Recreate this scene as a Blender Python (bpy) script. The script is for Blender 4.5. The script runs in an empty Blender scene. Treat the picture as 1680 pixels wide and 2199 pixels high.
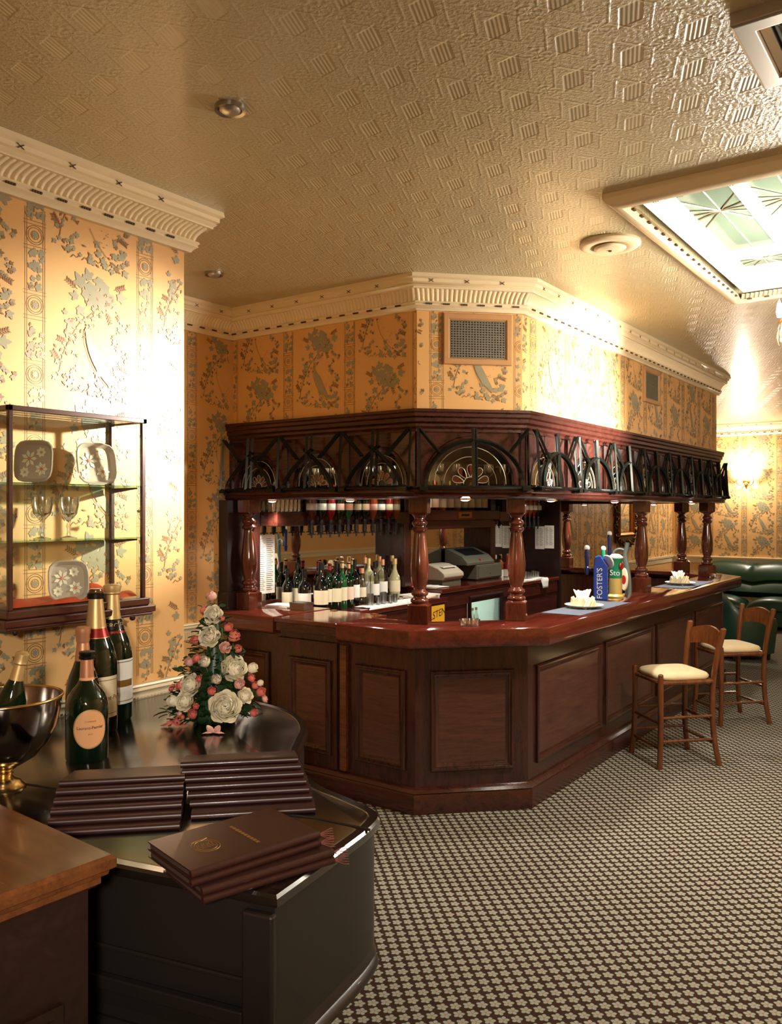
import bpy, math, random
from mathutils import Vector, Matrix
R = math.radians
S = bpy.context.scene
C = S.collection
def lin(c):
    def f(x):
        x /= 255.0
        return x / 12.92 if x <= .04045 else ((x + .055) / 1.055) ** 2.4
    return (f(c[0]), f(c[1]), f(c[2]), 1.0)

# ---------------------------------------------------------------- camera
cd = bpy.data.cameras.new('camera'); cam = bpy.data.objects.new('camera', cd); C.objects.link(cam)
cd.sensor_fit = 'VERTICAL'; cd.sensor_height = 36.0; cd.lens = 36.0 * 1800 / 2199; cd.shift_y = -4.5 / 2199
cd.clip_start = .02
cam.location = (0, 0, 1.75); cam.rotation_euler = (R(90), 0, R(35.6))
S.camera = cam
# ---------------------------------------------------------------- colour management, world
S.view_settings.view_transform = 'Standard'; S.view_settings.look = 'None'
S.view_settings.gamma = 1.0; S.view_settings.use_curve_mapping = False
S.view_settings.exposure = 0.15
w = bpy.data.worlds.new('world'); S.world = w; w.use_nodes = True
w.node_tree.nodes['Background'].inputs[0].default_value = (1, .86, .66, 1)
w.node_tree.nodes['Background'].inputs[1].default_value = 0.0
S.cycles.max_bounces = 7; S.cycles.diffuse_bounces = 4; S.cycles.glossy_bounces = 4
S.cycles.transparent_max_bounces = 16; S.cycles.transmission_bounces = 4
S.cycles.sample_clamp_indirect = 6.0; S.cycles.caustics_reflective = False; S.cycles.caustics_refractive = False
# ---------------------------------------------------------------- lamps of the room, and added unseen fill lights
WARM = (1, .86, .64); WARM2 = (1, .91, .79)
def point(name, loc, power, col=WARM2, rad=.08):
    l = bpy.data.lights.new(name, 'POINT'); l.energy = power; l.color = col; l.shadow_soft_size = rad
    o = bpy.data.objects.new(name, l); C.objects.link(o); o.location = loc; return o
def spot(name, loc, to, power, ang, blend=.6, col=WARM2, rad=.05):
    l = bpy.data.lights.new(name, 'SPOT'); l.energy = power; l.color = col; l.shadow_soft_size = rad
    l.spot_size = R(ang); l.spot_blend = blend
    o = bpy.data.objects.new(name, l); C.objects.link(o); o.location = loc
    o.rotation_euler = (Vector(to) - Vector(loc)).to_track_quat('-Z', 'Y').to_euler(); return o
point('chandelier_light', (-.55, 4.62, 2.62), 230, WARM2, .16)
point('rear_fill_light', (.35, -.9, 2.3), 24, WARM2, .2)  # added fill behind the camera, no chandelier hangs here
spot('piano_fill_spot', (.35, -.6, 2.05), (-2.25, 1.85, 1.05), 260, 36, .7, WARM2, .12)  # added spot from the camera side to brighten flowers and bottles
point('far_fill_light', (-.5, 10.2, 2.6), 9, WARM2, .2)  # added weak fill so the sofa end is not dark
point('wall_sconce_light', (-3.1, 13.60, 2.36), 60, WARM2, .06)
point('side_sconce_light', (1.1, 6.6, 2.1), 22, WARM2, .08)
spot('pier_spot_light', (-1.1, 4.0, 2.45), (-2.96, 2.36, 2.12), 1100, 36, 1.0, WARM2, .05)  # unseen spot without a fitting, makes the bright patch on the pier
spot('frieze_fill_spot', (-.8, 5.7, 2.05), (-2.27, 5.45, 2.36), 1050, 64, 1.0, WARM2, .05)  # added spot without a fitting, brightens the wall above the canopy

# ---------------------------------------------------------------- mesh helpers
class MB:
    def __init__(s): s.v = []; s.f = []; s.m = []
    def add(s, vs, fs, mi=0, M=None):
        n = len(s.v)
        if M is not None: vs = [tuple(M @ Vector(p)) for p in vs]
        s.v.extend([tuple(p) for p in vs]); s.f.extend([tuple(i + n for i in f) for f in fs]); s.m.extend([mi] * len(fs)); return s
    def box(s, x0, x1, y0, y1, z0, z1, mi=0, M=None):
        return s.add([(x0,y0,z0),(x1,y0,z0),(x1,y1,z0),(x0,y1,z0),(x0,y0,z1),(x1,y0,z1),(x1,y1,z1),(x0,y1,z1)],
                     [(0,3,2,1),(4,5,6,7),(0,1,5,4),(1,2,6,5),(2,3,7,6),(3,0,4,7)], mi, M)
    def prism(s, o, z0, z1, mi=0, M=None):
        n = len(o)
        vs = [(p[0], p[1], z0) for p in o] + [(p[0], p[1], z1) for p in o]
        return s.add(vs, [tuple(range(n-1, -1, -1)), tuple(range(n, 2*n))] + [(i, (i+1) % n, n+(i+1) % n, n+i) for i in range(n)], mi, M)
    def rings(s, rs, mi=0, M=None, cap=True, closed=True):
        n = len(rs[0]); vs = [p for r in rs for p in r]; fs = []
        for k in range(len(rs)-1):
            for i in range(n if closed else n-1):
                j = (i+1) % n
                fs.append((k*n+i, k*n+j, (k+1)*n+j, (k+1)*n+i))
        if cap and closed: fs += [tuple(range(n-1, -1, -1)), tuple(range((len(rs)-1)*n, len(rs)*n))]
        return s.add(vs, fs, mi, M)
    def lathe(s, prof, n=20, c=(0,0,0), mi=0, M=None, cap=True):
        return s.rings([[(c[0]+r*math.cos(2*math.pi*i/n), c[1]+r*math.sin(2*math.pi*i/n), c[2]+z) for i in range(n)] for r, z in prof], mi, M, cap)
    def tube(s, pts, r, n=8, mi=0, M=None, closed=False):
        P = [Vector(p) for p in pts]; rs = []; N = len(P); up = None
        for i, p in enumerate(P):
            if closed: t = P[(i+1) % N] - P[i-1]
            else: t = P[min(i+1, N-1)] - P[max(i-1, 0)]
            t.normalize()
            if up is None:
                up = Vector((0,0,1)) if abs(t.z) < .9 else Vector((1,0,0))
            a = t.cross(up); a.normalize(); b = a.cross(t); up = b
            rr = r[i] if isinstance(r, (list, tuple)) else r
            rs.append([tuple(p + (a*math.cos(2*math.pi*k/n) + b*math.sin(2*math.pi*k/n)) * rr) for k in range(n)])
        if closed: rs.append(rs[0])
        return s.rings(rs, mi, M, not closed)
    def bar(s, a, b, w, h=None, mi=0, M=None):
        return s.tube([a, b], w*.7071, 4, mi, M)
    def ball(s, c, r, mi=0, n=12, k=8, sc=(1,1,1), M=None):
        return s.rings([[(c[0]+sc[0]*r*math.sin(math.pi*max(.001, min(.999, j/k)))*math.cos(2*math.pi*i/n), c[1]+sc[1]*r*math.sin(math.pi*max(.001, min(.999, j/k)))*math.sin(2*math.pi*i/n), c[2]-sc[2]*r*math.cos(math.pi*j/k)) for i in range(n)] for j in range(k+1)], mi, M)
    def frame(s, u0, u1, v0, v1, prof, M, mi=0, field=True, fmi=None):
        # concentric rectangular rings, prof = [(inset, height)]; local u, v, w
        rs = [[(u0+i, v0+i, h), (u1-i, v0+i, h), (u1-i, v1-i, h), (u0+i, v1-i, h)] for i, h in prof]
        s.rings(rs, mi, M, False)
        if field: s.add(rs[-1], [(0,1,2,3)], mi if fmi is None else fmi, M)
        return s
def face_M(p, d, z=0.0):
    # local x along d, local y up, local z = outward (right of d)
    d = Vector((d[0], d[1], 0)).normalized(); n = Vector((d.y, -d.x, 0))
    return Matrix(((d.x, 0, n.x, p[0]), (d.y, 0, n.y, p[1]), (0, 1, 0, z), (0, 0, 0, 1)))
def obj(name, mb, mats, parent=None, loc=None, rot=None, smooth=None, bevel=0, kind=None, label=None, seg=2, solid=0):
    me = bpy.data.meshes.new(name); me.from_pydata(mb.v, [], mb.f)
    if not isinstance(mats, (list, tuple)): mats = [mats]
    for m in mats: me.materials.append(m)
    if any(mb.m): me.polygons.foreach_set('material_index', mb.m)
    if smooth is not None:
        me.polygons.foreach_set('use_smooth', [True]*len(me.polygons)); me.set_sharp_from_angle(angle=R(smooth))
    me.update()
    o = bpy.data.objects.new(name, me); C.objects.link(o)
    if loc: o.location = loc
    if rot: o.rotation_euler = rot
    if parent: o.parent = parent
    if solid:
        m = o.modifiers.new('solid', 'SOLIDIFY'); m.thickness = solid; m.offset = 0
    if bevel:
        m = o.modifiers.new('bevel', 'BEVEL'); m.width = bevel; m.segments = seg; m.limit_method = 'ANGLE'; m.angle_limit = R(35)
    if kind: o['kind'] = kind
    if label: o['label'] = label
    return o
def tag(o, label, cat, group=None):
    o['label'] = label; o['category'] = cat
    if group: o['group'] = group
    return o
def thing(name, label, cat, loc=(0,0,0), rz=0, group=None):
    o = bpy.data.objects.new(name, None); C.objects.link(o); o.location = loc; o.rotation_euler = (0,0,rz); o.empty_display_size = .05
    return tag(o, label, cat, group)
def dup(root, loc, rz, label, group=None):
    r = root.copy(); C.objects.link(r); r.location = loc; r.rotation_euler = (0,0,rz); r['label'] = label
    if group: r['group'] = group
    for ch in list(root.children):
        c = ch.copy(); C.objects.link(c); c.parent = r
        for g in list(ch.children):
            d = g.copy(); C.objects.link(d); d.parent = c
    return r
def struct(name, mb, mats, **k): return obj(name, mb, mats, kind='structure', **k)
def offset_path(P, d):
    out = []; N = len(P)
    for i in range(N):
        if i == 0: a = b = (Vector(P[1])-Vector(P[0])).normalized()
        elif i == N-1: a = b = (Vector(P[-1])-Vector(P[-2])).normalized()
        else: a = (Vector(P[i])-Vector(P[i-1])).normalized(); b = (Vector(P[i+1])-Vector(P[i])).normalized()
        n1 = Vector((a.y, -a.x)); n2 = Vector((b.y, -b.x)); m = (n1+n2)
        k = d / max(.2, (1 + n1.dot(n2)) / 1.0)
        out.append((P[i][0]+m.x*k, P[i][1]+m.y*k))
    return out
def sweep(mb, P, prof, mi=0, closed_prof=True):
    offs = [offset_path(P, d) for d, z in prof]
    rs = [[(offs[k][i][0], offs[k][i][1], prof[k][1]) for k in range(len(prof))] for i in range(len(P))]
    return mb.rings(rs, mi, None, closed_prof, closed_prof)
def smooth_path(P, k=6, closed=False):
    out = []; n = len(P); V = [Vector(p) for p in P]
    for i in range(n if closed else n-1):
        p0, p1, p2, p3 = (V[(i+j-1) % n] if closed else V[min(max(i+j-1, 0), n-1)] for j in range(4))
        for t in range(k):
            t /= k
            out.append(tuple(.5*((2*p1)+(p2-p0)*t+(2*p0-5*p1+4*p2-p3)*t*t+(3*p1-p0-3*p2+p3)*t**3)))
    if not closed: out.append(tuple(V[-1]))
    return out
def text(name, s, size, mat, parent, M, bend=None, ext=.0004, label=None, align='CENTER'):
    cu = bpy.data.curves.new(name, 'FONT'); cu.body = s; cu.size = size; cu.extrude = ext; cu.align_x = align; cu.align_y = 'CENTER'; cu.resolution_u = 3
    t = bpy.data.objects.new(name, cu); C.objects.link(t)
    dg = bpy.context.evaluated_depsgraph_get(); me = bpy.data.meshes.new_from_object(t.evaluated_get(dg))
    bpy.data.objects.remove(t); bpy.data.curves.remove(cu)
    me.materials.clear(); me.materials.append(mat)
    for v in me.vertices:
        p = v.co
        if bend:
            a = p.x / bend; p = Vector(((bend+p.z)*math.sin(a), p.y, (bend+p.z)*math.cos(a)-bend))
        v.co = M @ p
    me.name = name
    o = bpy.data.objects.new(name, me); C.objects.link(o); o.parent = parent
    if label: o['label'] = label
    return o
ORD = ['first','second','third','fourth','fifth','sixth','seventh','eighth','ninth','tenth','eleventh','twelfth','thirteenth','fourteenth','fifteenth','sixteenth','seventeenth','eighteenth']

# ---------------------------------------------------------------- materials
class NT:
    def __init__(s, name):
        s.mat = bpy.data.materials.new(name); s.mat.use_nodes = True; s.t = s.mat.node_tree; s.n = s.t.nodes
        s.b = s.n['Principled BSDF']; s.out = s.n['Material Output']
    def node(s, ty, **k):
        n = s.n.new(ty)
        for a, b in k.items(): setattr(n, a, b)
        return n
    def link(s, a, b): s.t.links.new(a, b)
    def put(s, sock, v):
        if hasattr(v, 'is_output'): s.link(v, sock)
        else: sock.default_value = v
    def math(s, op, a, b=0.0, c=0.0):
        n = s.node('ShaderNodeMath', operation=op); s.put(n.inputs[0], a); s.put(n.inputs[1], b); s.put(n.inputs[2], c); return n.outputs[0]
    def coord(s, kind='Object'): return s.node('ShaderNodeTexCoord').outputs[kind]
    def mapping(s, v, loc=(0,0,0), rot=(0,0,0), sc=(1,1,1)):
        n = s.node('ShaderNodeMapping'); s.link(v, n.inputs[0]); n.inputs[1].default_value = loc; n.inputs[2].default_value = rot; n.inputs[3].default_value = sc; return n.outputs[0]
    def noise(s, v, sc=5, det=3, rough=.5, dist=0):
        n = s.node('ShaderNodeTexNoise'); s.link(v, n.inputs['Vector']); n.inputs['Scale'].default_value = sc; n.inputs['Detail'].default_value = det
        n.inputs['Roughness'].default_value = rough; n.inputs['Distortion'].default_value = dist; return n.outputs['Fac']
    def ramp(s, f, stops):
        n = s.node('ShaderNodeValToRGB'); s.link(f, n.inputs[0]); e = n.color_ramp.elements
        while len(e) < len(stops): e.new(.5)
        for i, (p, c) in enumerate(stops): e[i].position = p; e[i].color = c
        return n.outputs[0]
    def mix(s, f, a, b):
        n = s.node('ShaderNodeMix', data_type='RGBA'); s.put(n.inputs[0], f); s.put(n.inputs[6], a); s.put(n.inputs[7], b); return n.outputs[2]
    def step(s, x, e0, e1):
        n = s.node('ShaderNodeMapRange'); n.clamp = True; s.put(n.inputs[0], x); n.inputs[1].default_value = e0; n.inputs[2].default_value = e1; return n.outputs[0]
    def xyz(s, v):
        n = s.node('ShaderNodeSeparateXYZ'); s.link(v, n.inputs[0]); return n.outputs
    def bump(s, h, strength=.3, dist=.01):
        n = s.node('ShaderNodeBump'); s.link(h, n.inputs['Height']); n.inputs['Strength'].default_value = strength; n.inputs['Distance'].default_value = dist
        s.link(n.outputs[0], s.b.inputs['Normal'])
    def set(s, **k):
        for a, b in k.items(): s.put(s.b.inputs[a.replace('_', ' ')], b)
        return s
def plain(name, c, rough=.5, metal=0.0, coat=0.0, spec=.5, var=.0, sheen=0):
    n = NT(name); col = lin(c)
    n.set(Roughness=rough, Metallic=metal, Base_Color=col)
    n.b.inputs['Coat Weight'].default_value = coat; n.b.inputs['Specular IOR Level'].default_value = spec
    if sheen: n.b.inputs['Sheen Weight'].default_value = sheen
    if var:
        f = n.noise(n.coord(), 14, 4)
        n.link(n.mix(f, tuple(x*(1-var) for x in col[:3])+(1,), tuple(min(1, x*(1+var)) for x in col[:3])+(1,)), n.b.inputs['Base Color'])
    return n.mat
def wood(name, dark, light, rough=.25, axis=0, sc=1.0, coat=.25):
    n = NT(name); st = [1, 1, 11] if axis == 3 else [9, 9, 9]
    if axis < 3: st[axis] = 1.0
    v = n.mapping(n.coord(), sc=tuple(x*sc for x in st))
    f = n.noise(v, 3.0, 6, .62, .7); g = n.noise(v, 16.0, 3, .6, .2)
    h = n.math('ADD', n.math('MULTIPLY', f, .7), n.math('MULTIPLY', g, .3))
    n.link(n.ramp(h, [(.32, lin(dark)), (.68, lin(light))]), n.b.inputs['Base Color'])
    n.set(Roughness=rough); n.b.inputs['Coat Weight'].default_value = coat; n.b.inputs['Coat Roughness'].default_value = .08
    return n.mat
def glassy(name, c, alpha=.12, rough=.03, tint=(1,1,1)):
    # thin clear glass: mostly see-through, with a glossy reflection
    n = NT(name); tr = n.node('ShaderNodeBsdfTransparent'); tr.inputs[0].default_value = lin(c) if c else (1,1,1,1)
    gl = n.node('ShaderNodeBsdfGlossy'); gl.inputs['Roughness'].default_value = rough; gl.inputs[0].default_value = (1,1,1,1)
    fr = n.node('ShaderNodeLayerWeight'); fr.inputs[0].default_value = .12
    mx = n.node('ShaderNodeMixShader'); f = n.math('MULTIPLY_ADD', fr.outputs['Fresnel'], .9, alpha); n.link(f, mx.inputs[0])
    n.link(tr.outputs[0], mx.inputs[1]); n.link(gl.outputs[0], mx.inputs[2]); n.link(mx.outputs[0], n.out.inputs[0]); return n.mat
def glow(name, c, strength):
    n = NT(name); n.set(Base_Color=lin(c)); n.b.inputs['Emission Color'].default_value = lin(c); n.b.inputs['Emission Strength'].default_value = strength; return n.mat

def carpet_mat():
    n = NT('carpet'); T = .0475
    v = n.mapping(n.coord(), rot=(0,0,R(-41)), sc=(1/T, 1/T, 1)); x, y, z = n.xyz(v)
    x = n.math('ADD', n.math('FRACT', n.math('ADD', x, n.math('MULTIPLY', n.math('FLOOR', y), .08))), -.5); y = n.math('ADD', n.math('FRACT', y), -.5)
    r = n.math('SQRT', n.math('ADD', n.math('MULTIPLY', x, x), n.math('MULTIPLY', y, y))); a = n.math('ARCTAN2', y, x)
    pet = n.math('COSINE', n.math('MULTIPLY', a, 5.0))
    edge = n.math('MULTIPLY_ADD', pet, .06, .385)
    fl = n.step(n.math('SUBTRACT', edge, r), -.03, .03)
    gap = n.math('MULTIPLY', n.step(pet, -.6, -.95), n.step(r, .14, .2))
    fl = n.math('MULTIPLY', fl, n.math('MULTIPLY_ADD', gap, -.55, 1.0))
    cen = n.step(r, .13, .09)
    f = n.noise(n.coord(), 260, 2)
    col = n.mix(fl, lin((64, 44, 34)), lin((176, 183, 170)))
    col = n.mix(cen, col, lin((186, 140, 116)))
    col = n.mix(n.math('MULTIPLY', f, .35), col, lin((58, 46, 36)))
    n.link(col, n.b.inputs['Base Color']); n.set(Roughness=.95); n.b.inputs['Specular IOR Level'].default_value = .1
    n.bump(f, .25, .003); return n.mat
def ceiling_mat():
    n = NT('embossed_ceiling_paper'); T = .2
    v = n.mapping(n.coord(), rot=(0,0,R(8)), sc=(1/T, 1/T, 1)); x, y, z = n.xyz(v)
    row = n.math('FLOOR', y); fx = n.math('FRACT', n.math('ADD', x, n.math('MULTIPLY', row, .5)))
    fy = n.math('FRACT', y)
    cx = n.math('ABSOLUTE', n.math('ADD', fx, -.5)); cy = n.math('ABSOLUTE', n.math('ADD', fy, -.5))
    hexd = n.math('ADD', cx, n.math('MULTIPLY', cy, .6))
    sx = n.math('ABSOLUTE', n.math('ADD', n.math('ADD', fx, -.5), n.math('MULTIPLY', n.math('ADD', fy, -.5), .55)))
    mask = n.math('MULTIPLY', n.step(sx, .19, .17), n.step(cy, .23, .20))
    ribs = n.math('MULTIPLY', n.math('SINE', n.math('MULTIPLY', n.math('ADD', fx, n.math('MULTIPLY', fy, .55)), 88.0)), .30)
    rim = n.math('MULTIPLY', n.step(n.math('ABSOLUTE', n.math('ADD', hexd, -.34)), .03, .01), .8)
    vo = n.node('ShaderNodeTexVoronoi'); n.link(n.coord(), vo.inputs['Vector']); vo.inputs['Scale'].default_value = 85; vo.distance = 'MANHATTAN'
    sw = n.noise(n.mapping(n.coord(), sc=(1, 1, 1)), 48, 4, .6, 2.6)
    px = n.math('ADD', n.math('FRACT', n.math('ADD', fx, .5)), -.5); py = n.math('ADD', fy, -.5)
    pr = n.math('SQRT', n.math('ADD', n.math('MULTIPLY', px, px), n.math('MULTIPLY', py, py))); pa = n.math('ARCTAN2', py, px)
    ros = n.math('MULTIPLY', n.math('ADD', n.math('COSINE', n.math('MULTIPLY', pa, 8.0)), n.math('SINE', n.math('MULTIPLY', pr, 70.0))), n.step(pr, .24, .2))
    bandd = n.math('ABSOLUTE', n.math('SUBTRACT', n.math('ABSOLUTE', py), .40))
    dots = n.math('MULTIPLY', n.math('MULTIPLY', n.math('SINE', n.math('MULTIPLY', x, 62.8)), .6), n.step(bandd, .07, .05))
    lat = n.math('SINE', n.math('MULTIPLY', n.math('ADD', n.math('ABSOLUTE', px), n.math('MULTIPLY', py, .6)), 48.0))
    bd = n.math('MULTIPLY', n.math('SINE', n.math('MULTIPLY', fy, 50.0)), n.step(n.math('ABSOLUTE', n.math('ADD', fx, -.02)), .05, .03))
    bg = n.math('ADD', n.math('ADD', n.math('MULTIPLY', vo.outputs['Distance'], .6), n.math('MULTIPLY', sw, 1.5)), n.math('ADD', n.math('MULTIPLY', ros, .28), n.math('ADD', n.math('MULTIPLY', dots, .5), n.math('MULTIPLY', lat, .16))))
    h = n.math('ADD', n.math('MULTIPLY', mask, ribs), n.math('MULTIPLY', n.math('SUBTRACT', 1.0, mask), bg))
    h = n.math('ADD', h, n.math('ADD', rim, n.math('MULTIPLY', bd, .4)))
    n.set(Base_Color=lin((196, 184, 146)), Roughness=.33); n.b.inputs['Specular IOR Level'].default_value = .5
    n.b.inputs['Coat Weight'].default_value = .35; n.b.inputs['Coat Roughness'].default_value = .16
    n.bump(h, .5, .005); return n.mat
def plaster(name, c, rough=.4):
    n = NT(name); n.set(Base_Color=lin(c), Roughness=rough); n.bump(n.noise(n.coord(), 60, 3), .05, .002); return n.mat
def paper_mat():
    n = NT('gold_wallpaper'); f = n.noise(n.coord(), 3.0, 4); g = n.noise(n.mapping(n.coord(), sc=(8, 8, 120)), 6, 2)
    col = n.mix(f, lin((222, 172, 108)), lin((230, 186, 126)))
    col = n.mix(n.math('MULTIPLY', g, .25), col, lin((208, 156, 94)))
    n.link(col, n.b.inputs['Base Color']); n.set(Roughness=.42); n.b.inputs['Specular IOR Level'].default_value = .35; return n.mat
M = dict(
 carpet=carpet_mat(), ceiling=ceiling_mat(), cream=plaster('cream_gloss_paint', (238, 222, 186), .32), cream_dark=plain('ornament_brown', (88, 62, 40), .6),
 paper=paper_mat(), leaf=plain('wallpaper_leaf_grey', (152, 146, 118), .32, 0, 0, .6, .12), line=plain('wallpaper_line_bronze', (136, 100, 54), .45),
 leaf2=plain('wallpaper_petal_pale', (205, 186, 146), .34),
 mahog=wood('mahogany', (40, 19, 15), (74, 37, 29), .24, 2), mahog_h=wood('mahogany_horizontal', (42, 19, 15), (78, 38, 30), .24, 0), mahog_y=wood('mahogany_along', (46, 19, 15), (83, 40, 30), .26, 1),
 panel=wood('mahogany_panel', (52, 29, 22), (100, 60, 45), .3, 3, 1.5), top=wood('counter_mahogany', (64, 22, 15), (106, 42, 28), .1, 1, .7, .7), topx=wood('counter_mahogany_cross', (64, 22, 15), (106, 42, 28), .1, 0, .7, .7),
 darkwood=wood('dark_stained_wood', (26, 13, 11), (44, 24, 19), .35, 0), turned=wood('turned_mahogany', (52, 22, 15), (104, 49, 30), .14, 2, 1, .6),
 stoolwood=wood('stool_beech', (72, 38, 18), (124, 70, 35), .25, 2), cabwood=wood('walnut_top', (70, 36, 18), (116, 68, 34), .22, 0, .8, .3),
 iron=plain('black_iron', (30, 34, 31), .26, .6), black=plain('piano_black', (26, 20, 15), .17, 0, .9, .7), blackside=plain('piano_black_satin', (30, 25, 22), .36, 0, .1), blackmatt=plain('dark_cavity', (8, 7, 6), .7),
 chrome=plain('chrome', (205, 205, 200), .14, 1.0), bucketm=plain('dark_polished_silver', (165, 156, 150), .13, 1.0), steel=plain('brushed_steel', (170, 170, 165), .3, 1.0), gold=plain('gold_metal', (212, 180, 118), .22, 1.0), brass=plain('brass', (200, 150, 70), .28, 1.0),
 foil=plain('gold_foil', (204, 172, 116), .42, .6), copper=plain('copper_foil', (196, 138, 100), .42, .5), redfoil=plain('red_foil', (150, 34, 26), .35, .4), blackfoil=plain('black_foil', (16, 16, 15), .3, .3),
 green=plain('dark_green_glass', (6, 25, 12), .05, 0, .5), greenl=plain('mid_green_glass', (22, 74, 40), .07, 0, .5), darkglass=plain('near_black_glass', (10, 13, 9), .06, 0, .5), amber=plain('amber_spirit', (140, 66, 22), .07, 0, .5),
 brownsp=plain('brown_spirit', (72, 34, 18), .07, 0, .5), pale=plain('pale_wine_glass', (176, 172, 130), .08, 0, .4), redsp=plain('red_spirit', (130, 20, 18), .08, 0, .4),
 clear=glassy('clear_glass', (236, 238, 232), .08), pane=glassy('window_glass', (248, 251, 248), .012), shelfglass=glassy('green_edged_glass', (196, 226, 206), .06), crystal=glassy('cut_crystal', (240, 239, 235), .24, .12),
 white=plain('white_paper', (236, 232, 222), .7), label=plain('cream_label', (226, 214, 180), .6), labelw=plain('white_label', (232, 230, 220), .6), pinklabel=plain('salmon_label', (226, 164, 112), .55), ink=plain('black_ink', (24, 20, 18), .6), goldink=plain('gold_ink', (150, 112, 50), .4, .5),
 red=plain('red_plastic', (170, 22, 20), .35), redcloth=plain('orange_red_silk', (214, 74, 34), .55, 0, 0, .5, .2), cloth=plain('white_towel', (240, 240, 236), .9), leather=plain('burgundy_leather', (52, 25, 21), .38, 0, .1, .5, .15), leatherp=plain('menu_pages', (60, 40, 30), .8),
 sofa=plain('green_leather', (26, 60, 44), .34, 0, .1, .5, .1), seat=plain('cream_damask', (222, 204, 164), .75, 0, 0, .3, .12), grey=plain('till_grey', (92, 92, 78), .5), greyl=plain('printer_beige', (186, 178, 158), .5), dark=plain('dark_plastic', (28, 28, 30), .4), blue=plain('blue_enamel', (34, 68, 158), .3, 0, .3), navy=plain('navy_handle', (24, 36, 84), .25, 0, .3), tapgreen=plain('tap_green', (20, 120, 84), .3, 0, .3), tapgold=plain('tap_gold', (214, 190, 110), .35, .3), slate=plain('slate_runner', (98, 106, 122), .85), yellow=plain('yellow_card', (238, 176, 40), .5), pinkish=plain('pale_pink', (232, 200, 180), .6),
 alu=plain('satin_aluminium', (196, 190, 178), .35, .8), greygrille=plain('grey_mesh', (112, 108, 96), .5, .3), tanframe=plain('tan_painted_frame', (186, 142, 96), .4), rosew=plain('ivory_petal', (250, 240, 212), .6), rosep=plain('coral_petal', (232, 128, 110), .55, 0, 0, .4, .1), rosepl=plain('pale_pink_petal', (246, 192, 174), .55), foliage=plain('dark_leaf', (34, 62, 30), .42, 0, 0, .5, .4), stemg=plain('stem_green', (86, 122, 50), .5), gilt=plain('gilt_frame', (176, 116, 44), .3, .7, 0, .5, .3), giltdark=plain('dark_carved_gilt', (92, 60, 26), .35, .6, 0, .5, .4),
 mirror=plain('mirror_silver', (220, 218, 210), .02, 1.0), fridge=glow('lit_fridge_lining', (205, 222, 208), .7), cord=plain('dusty_red_cord', (120, 62, 54), .8), lamp=glow('lamp_glass', (255, 240, 215), 14.0), down=glow('downlight_glass', (255, 250, 244), 9.0), sconce=glow('sconce_glass', (255, 238, 205), 16.0),
 skyglass=plain('pale_green_roof_glass', (118, 134, 116), .1), whitepaint=plaster('white_gloss_paint', (246, 243, 232), .35), redglass=glassy('ruby_glass', (230, 40, 36), .1), lead=plain('lead_came', (196, 188, 160), .4, .2), food=plain('fried_snacks', (206, 160, 96), .8, 0, 0, .3, .25), bluegrey=plain('blue_grey_metal', (110, 120, 118), .35, .4),
)
M['black'].node_tree.nodes['Principled BSDF'].inputs['Coat Roughness'].default_value = .17
# ================================================================= THE SETTING
PX, PY = -2.96, 2.53            # near left pier
LX, BY, RX, FY, CZ = -4.25, 13.85, 1.45, -3.0, 3.1
SK = (-1.32, .75, 3.48, 5.57)   # skylight opening
def bar_path(L=(-2.70, 4.01), Rr=(-2.22, 4.49), R2=(-2.22, 8.88), L2=(-2.70, 9.36), x0=LX+.002):
    return [(x0, L[1]), L, Rr, R2, L2, (x0, L2[1])]
BP = bar_path()
b = MB(); b.box(LX-.1, RX+.1, FY-.1, BY+.1, -.1, 0); struct('floor', b, M['carpet'])
b = MB()
for x0, x1, y0, y1 in ((LX-.1, RX+.1, FY-.1, SK[2]), (LX-.1, RX+.1, SK[3], BY+.1), (LX-.1, SK[0], SK[2], SK[3]), (SK[1], RX+.1, SK[2], SK[3])):
    b.box(x0, x1, y0, y1, CZ, CZ+.12)
struct('ceiling', b, M['ceiling'])

# ---- wallpaper repeat: trellis strip with foliage, vine clusters, a peacock
TW, TH = .51, .53
rnd = random.Random(11)
TILE = []                        # (material, layer, outline)
def vine_leaf(u, v, r, a, mi=1, ly=2):
    pts = []
    for i in range(18):
        t = 2*math.pi*i/18; q = r*1.55*(.62+.30*math.cos(5*t)*(.6+.4*math.cos(t))+.16*math.cos(t))
        pts.append((u+q*math.cos(t+a), v+q*math.sin(t+a)))
    TILE.append((mi, ly, pts))
def slim_leaf(u, v, l, wd, a, mi=1, ly=2):
    ca, sa = math.cos(a), math.sin(a); pts = []
    for k, q in ((0, 0), (.3, .8), (.6, 1), (1, 0), (.6, -1), (.3, -.8)):
        x, y = k*l, q*wd; pts.append((u+x*ca-y*sa, v+x*sa+y*ca))
    TILE.append((mi, ly, pts))
def twig(P, wd=.0016, mi=2, ly=1):
    L, Rr = [], []
    for i, p in enumerate(P):
        q = P[min(i+1, len(P)-1)]; o = P[max(i-1, 0)]; dx, dy = q[0]-o[0], q[1]-o[1]; n = math.hypot(dx, dy) or 1
        L.append((p[0]-dy/n*wd, p[1]+dx/n*wd)); Rr.append((p[0]+dy/n*wd, p[1]-dx/n*wd))
    for i in range(len(P)-1): TILE.append((mi, ly, [L[i], Rr[i], Rr[i+1], L[i+1]]))
def fern(u, v, l, a):
    twig([(u, v), (u+l*math.cos(a), v+l*math.sin(a))], .0012)
    for k in range(1, 6):
        for s in (-1, 1): slim_leaf(u+l*k/6*math.cos(a), v+l*k/6*math.sin(a), .018, .0028, a+s*.8, 2, 1)
def berry(u, v, r, mi=2): TILE.append((mi, 2, [(u+r*math.cos(k*1.047), v+r*math.sin(k*1.047)) for k in range(6)]))
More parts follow.
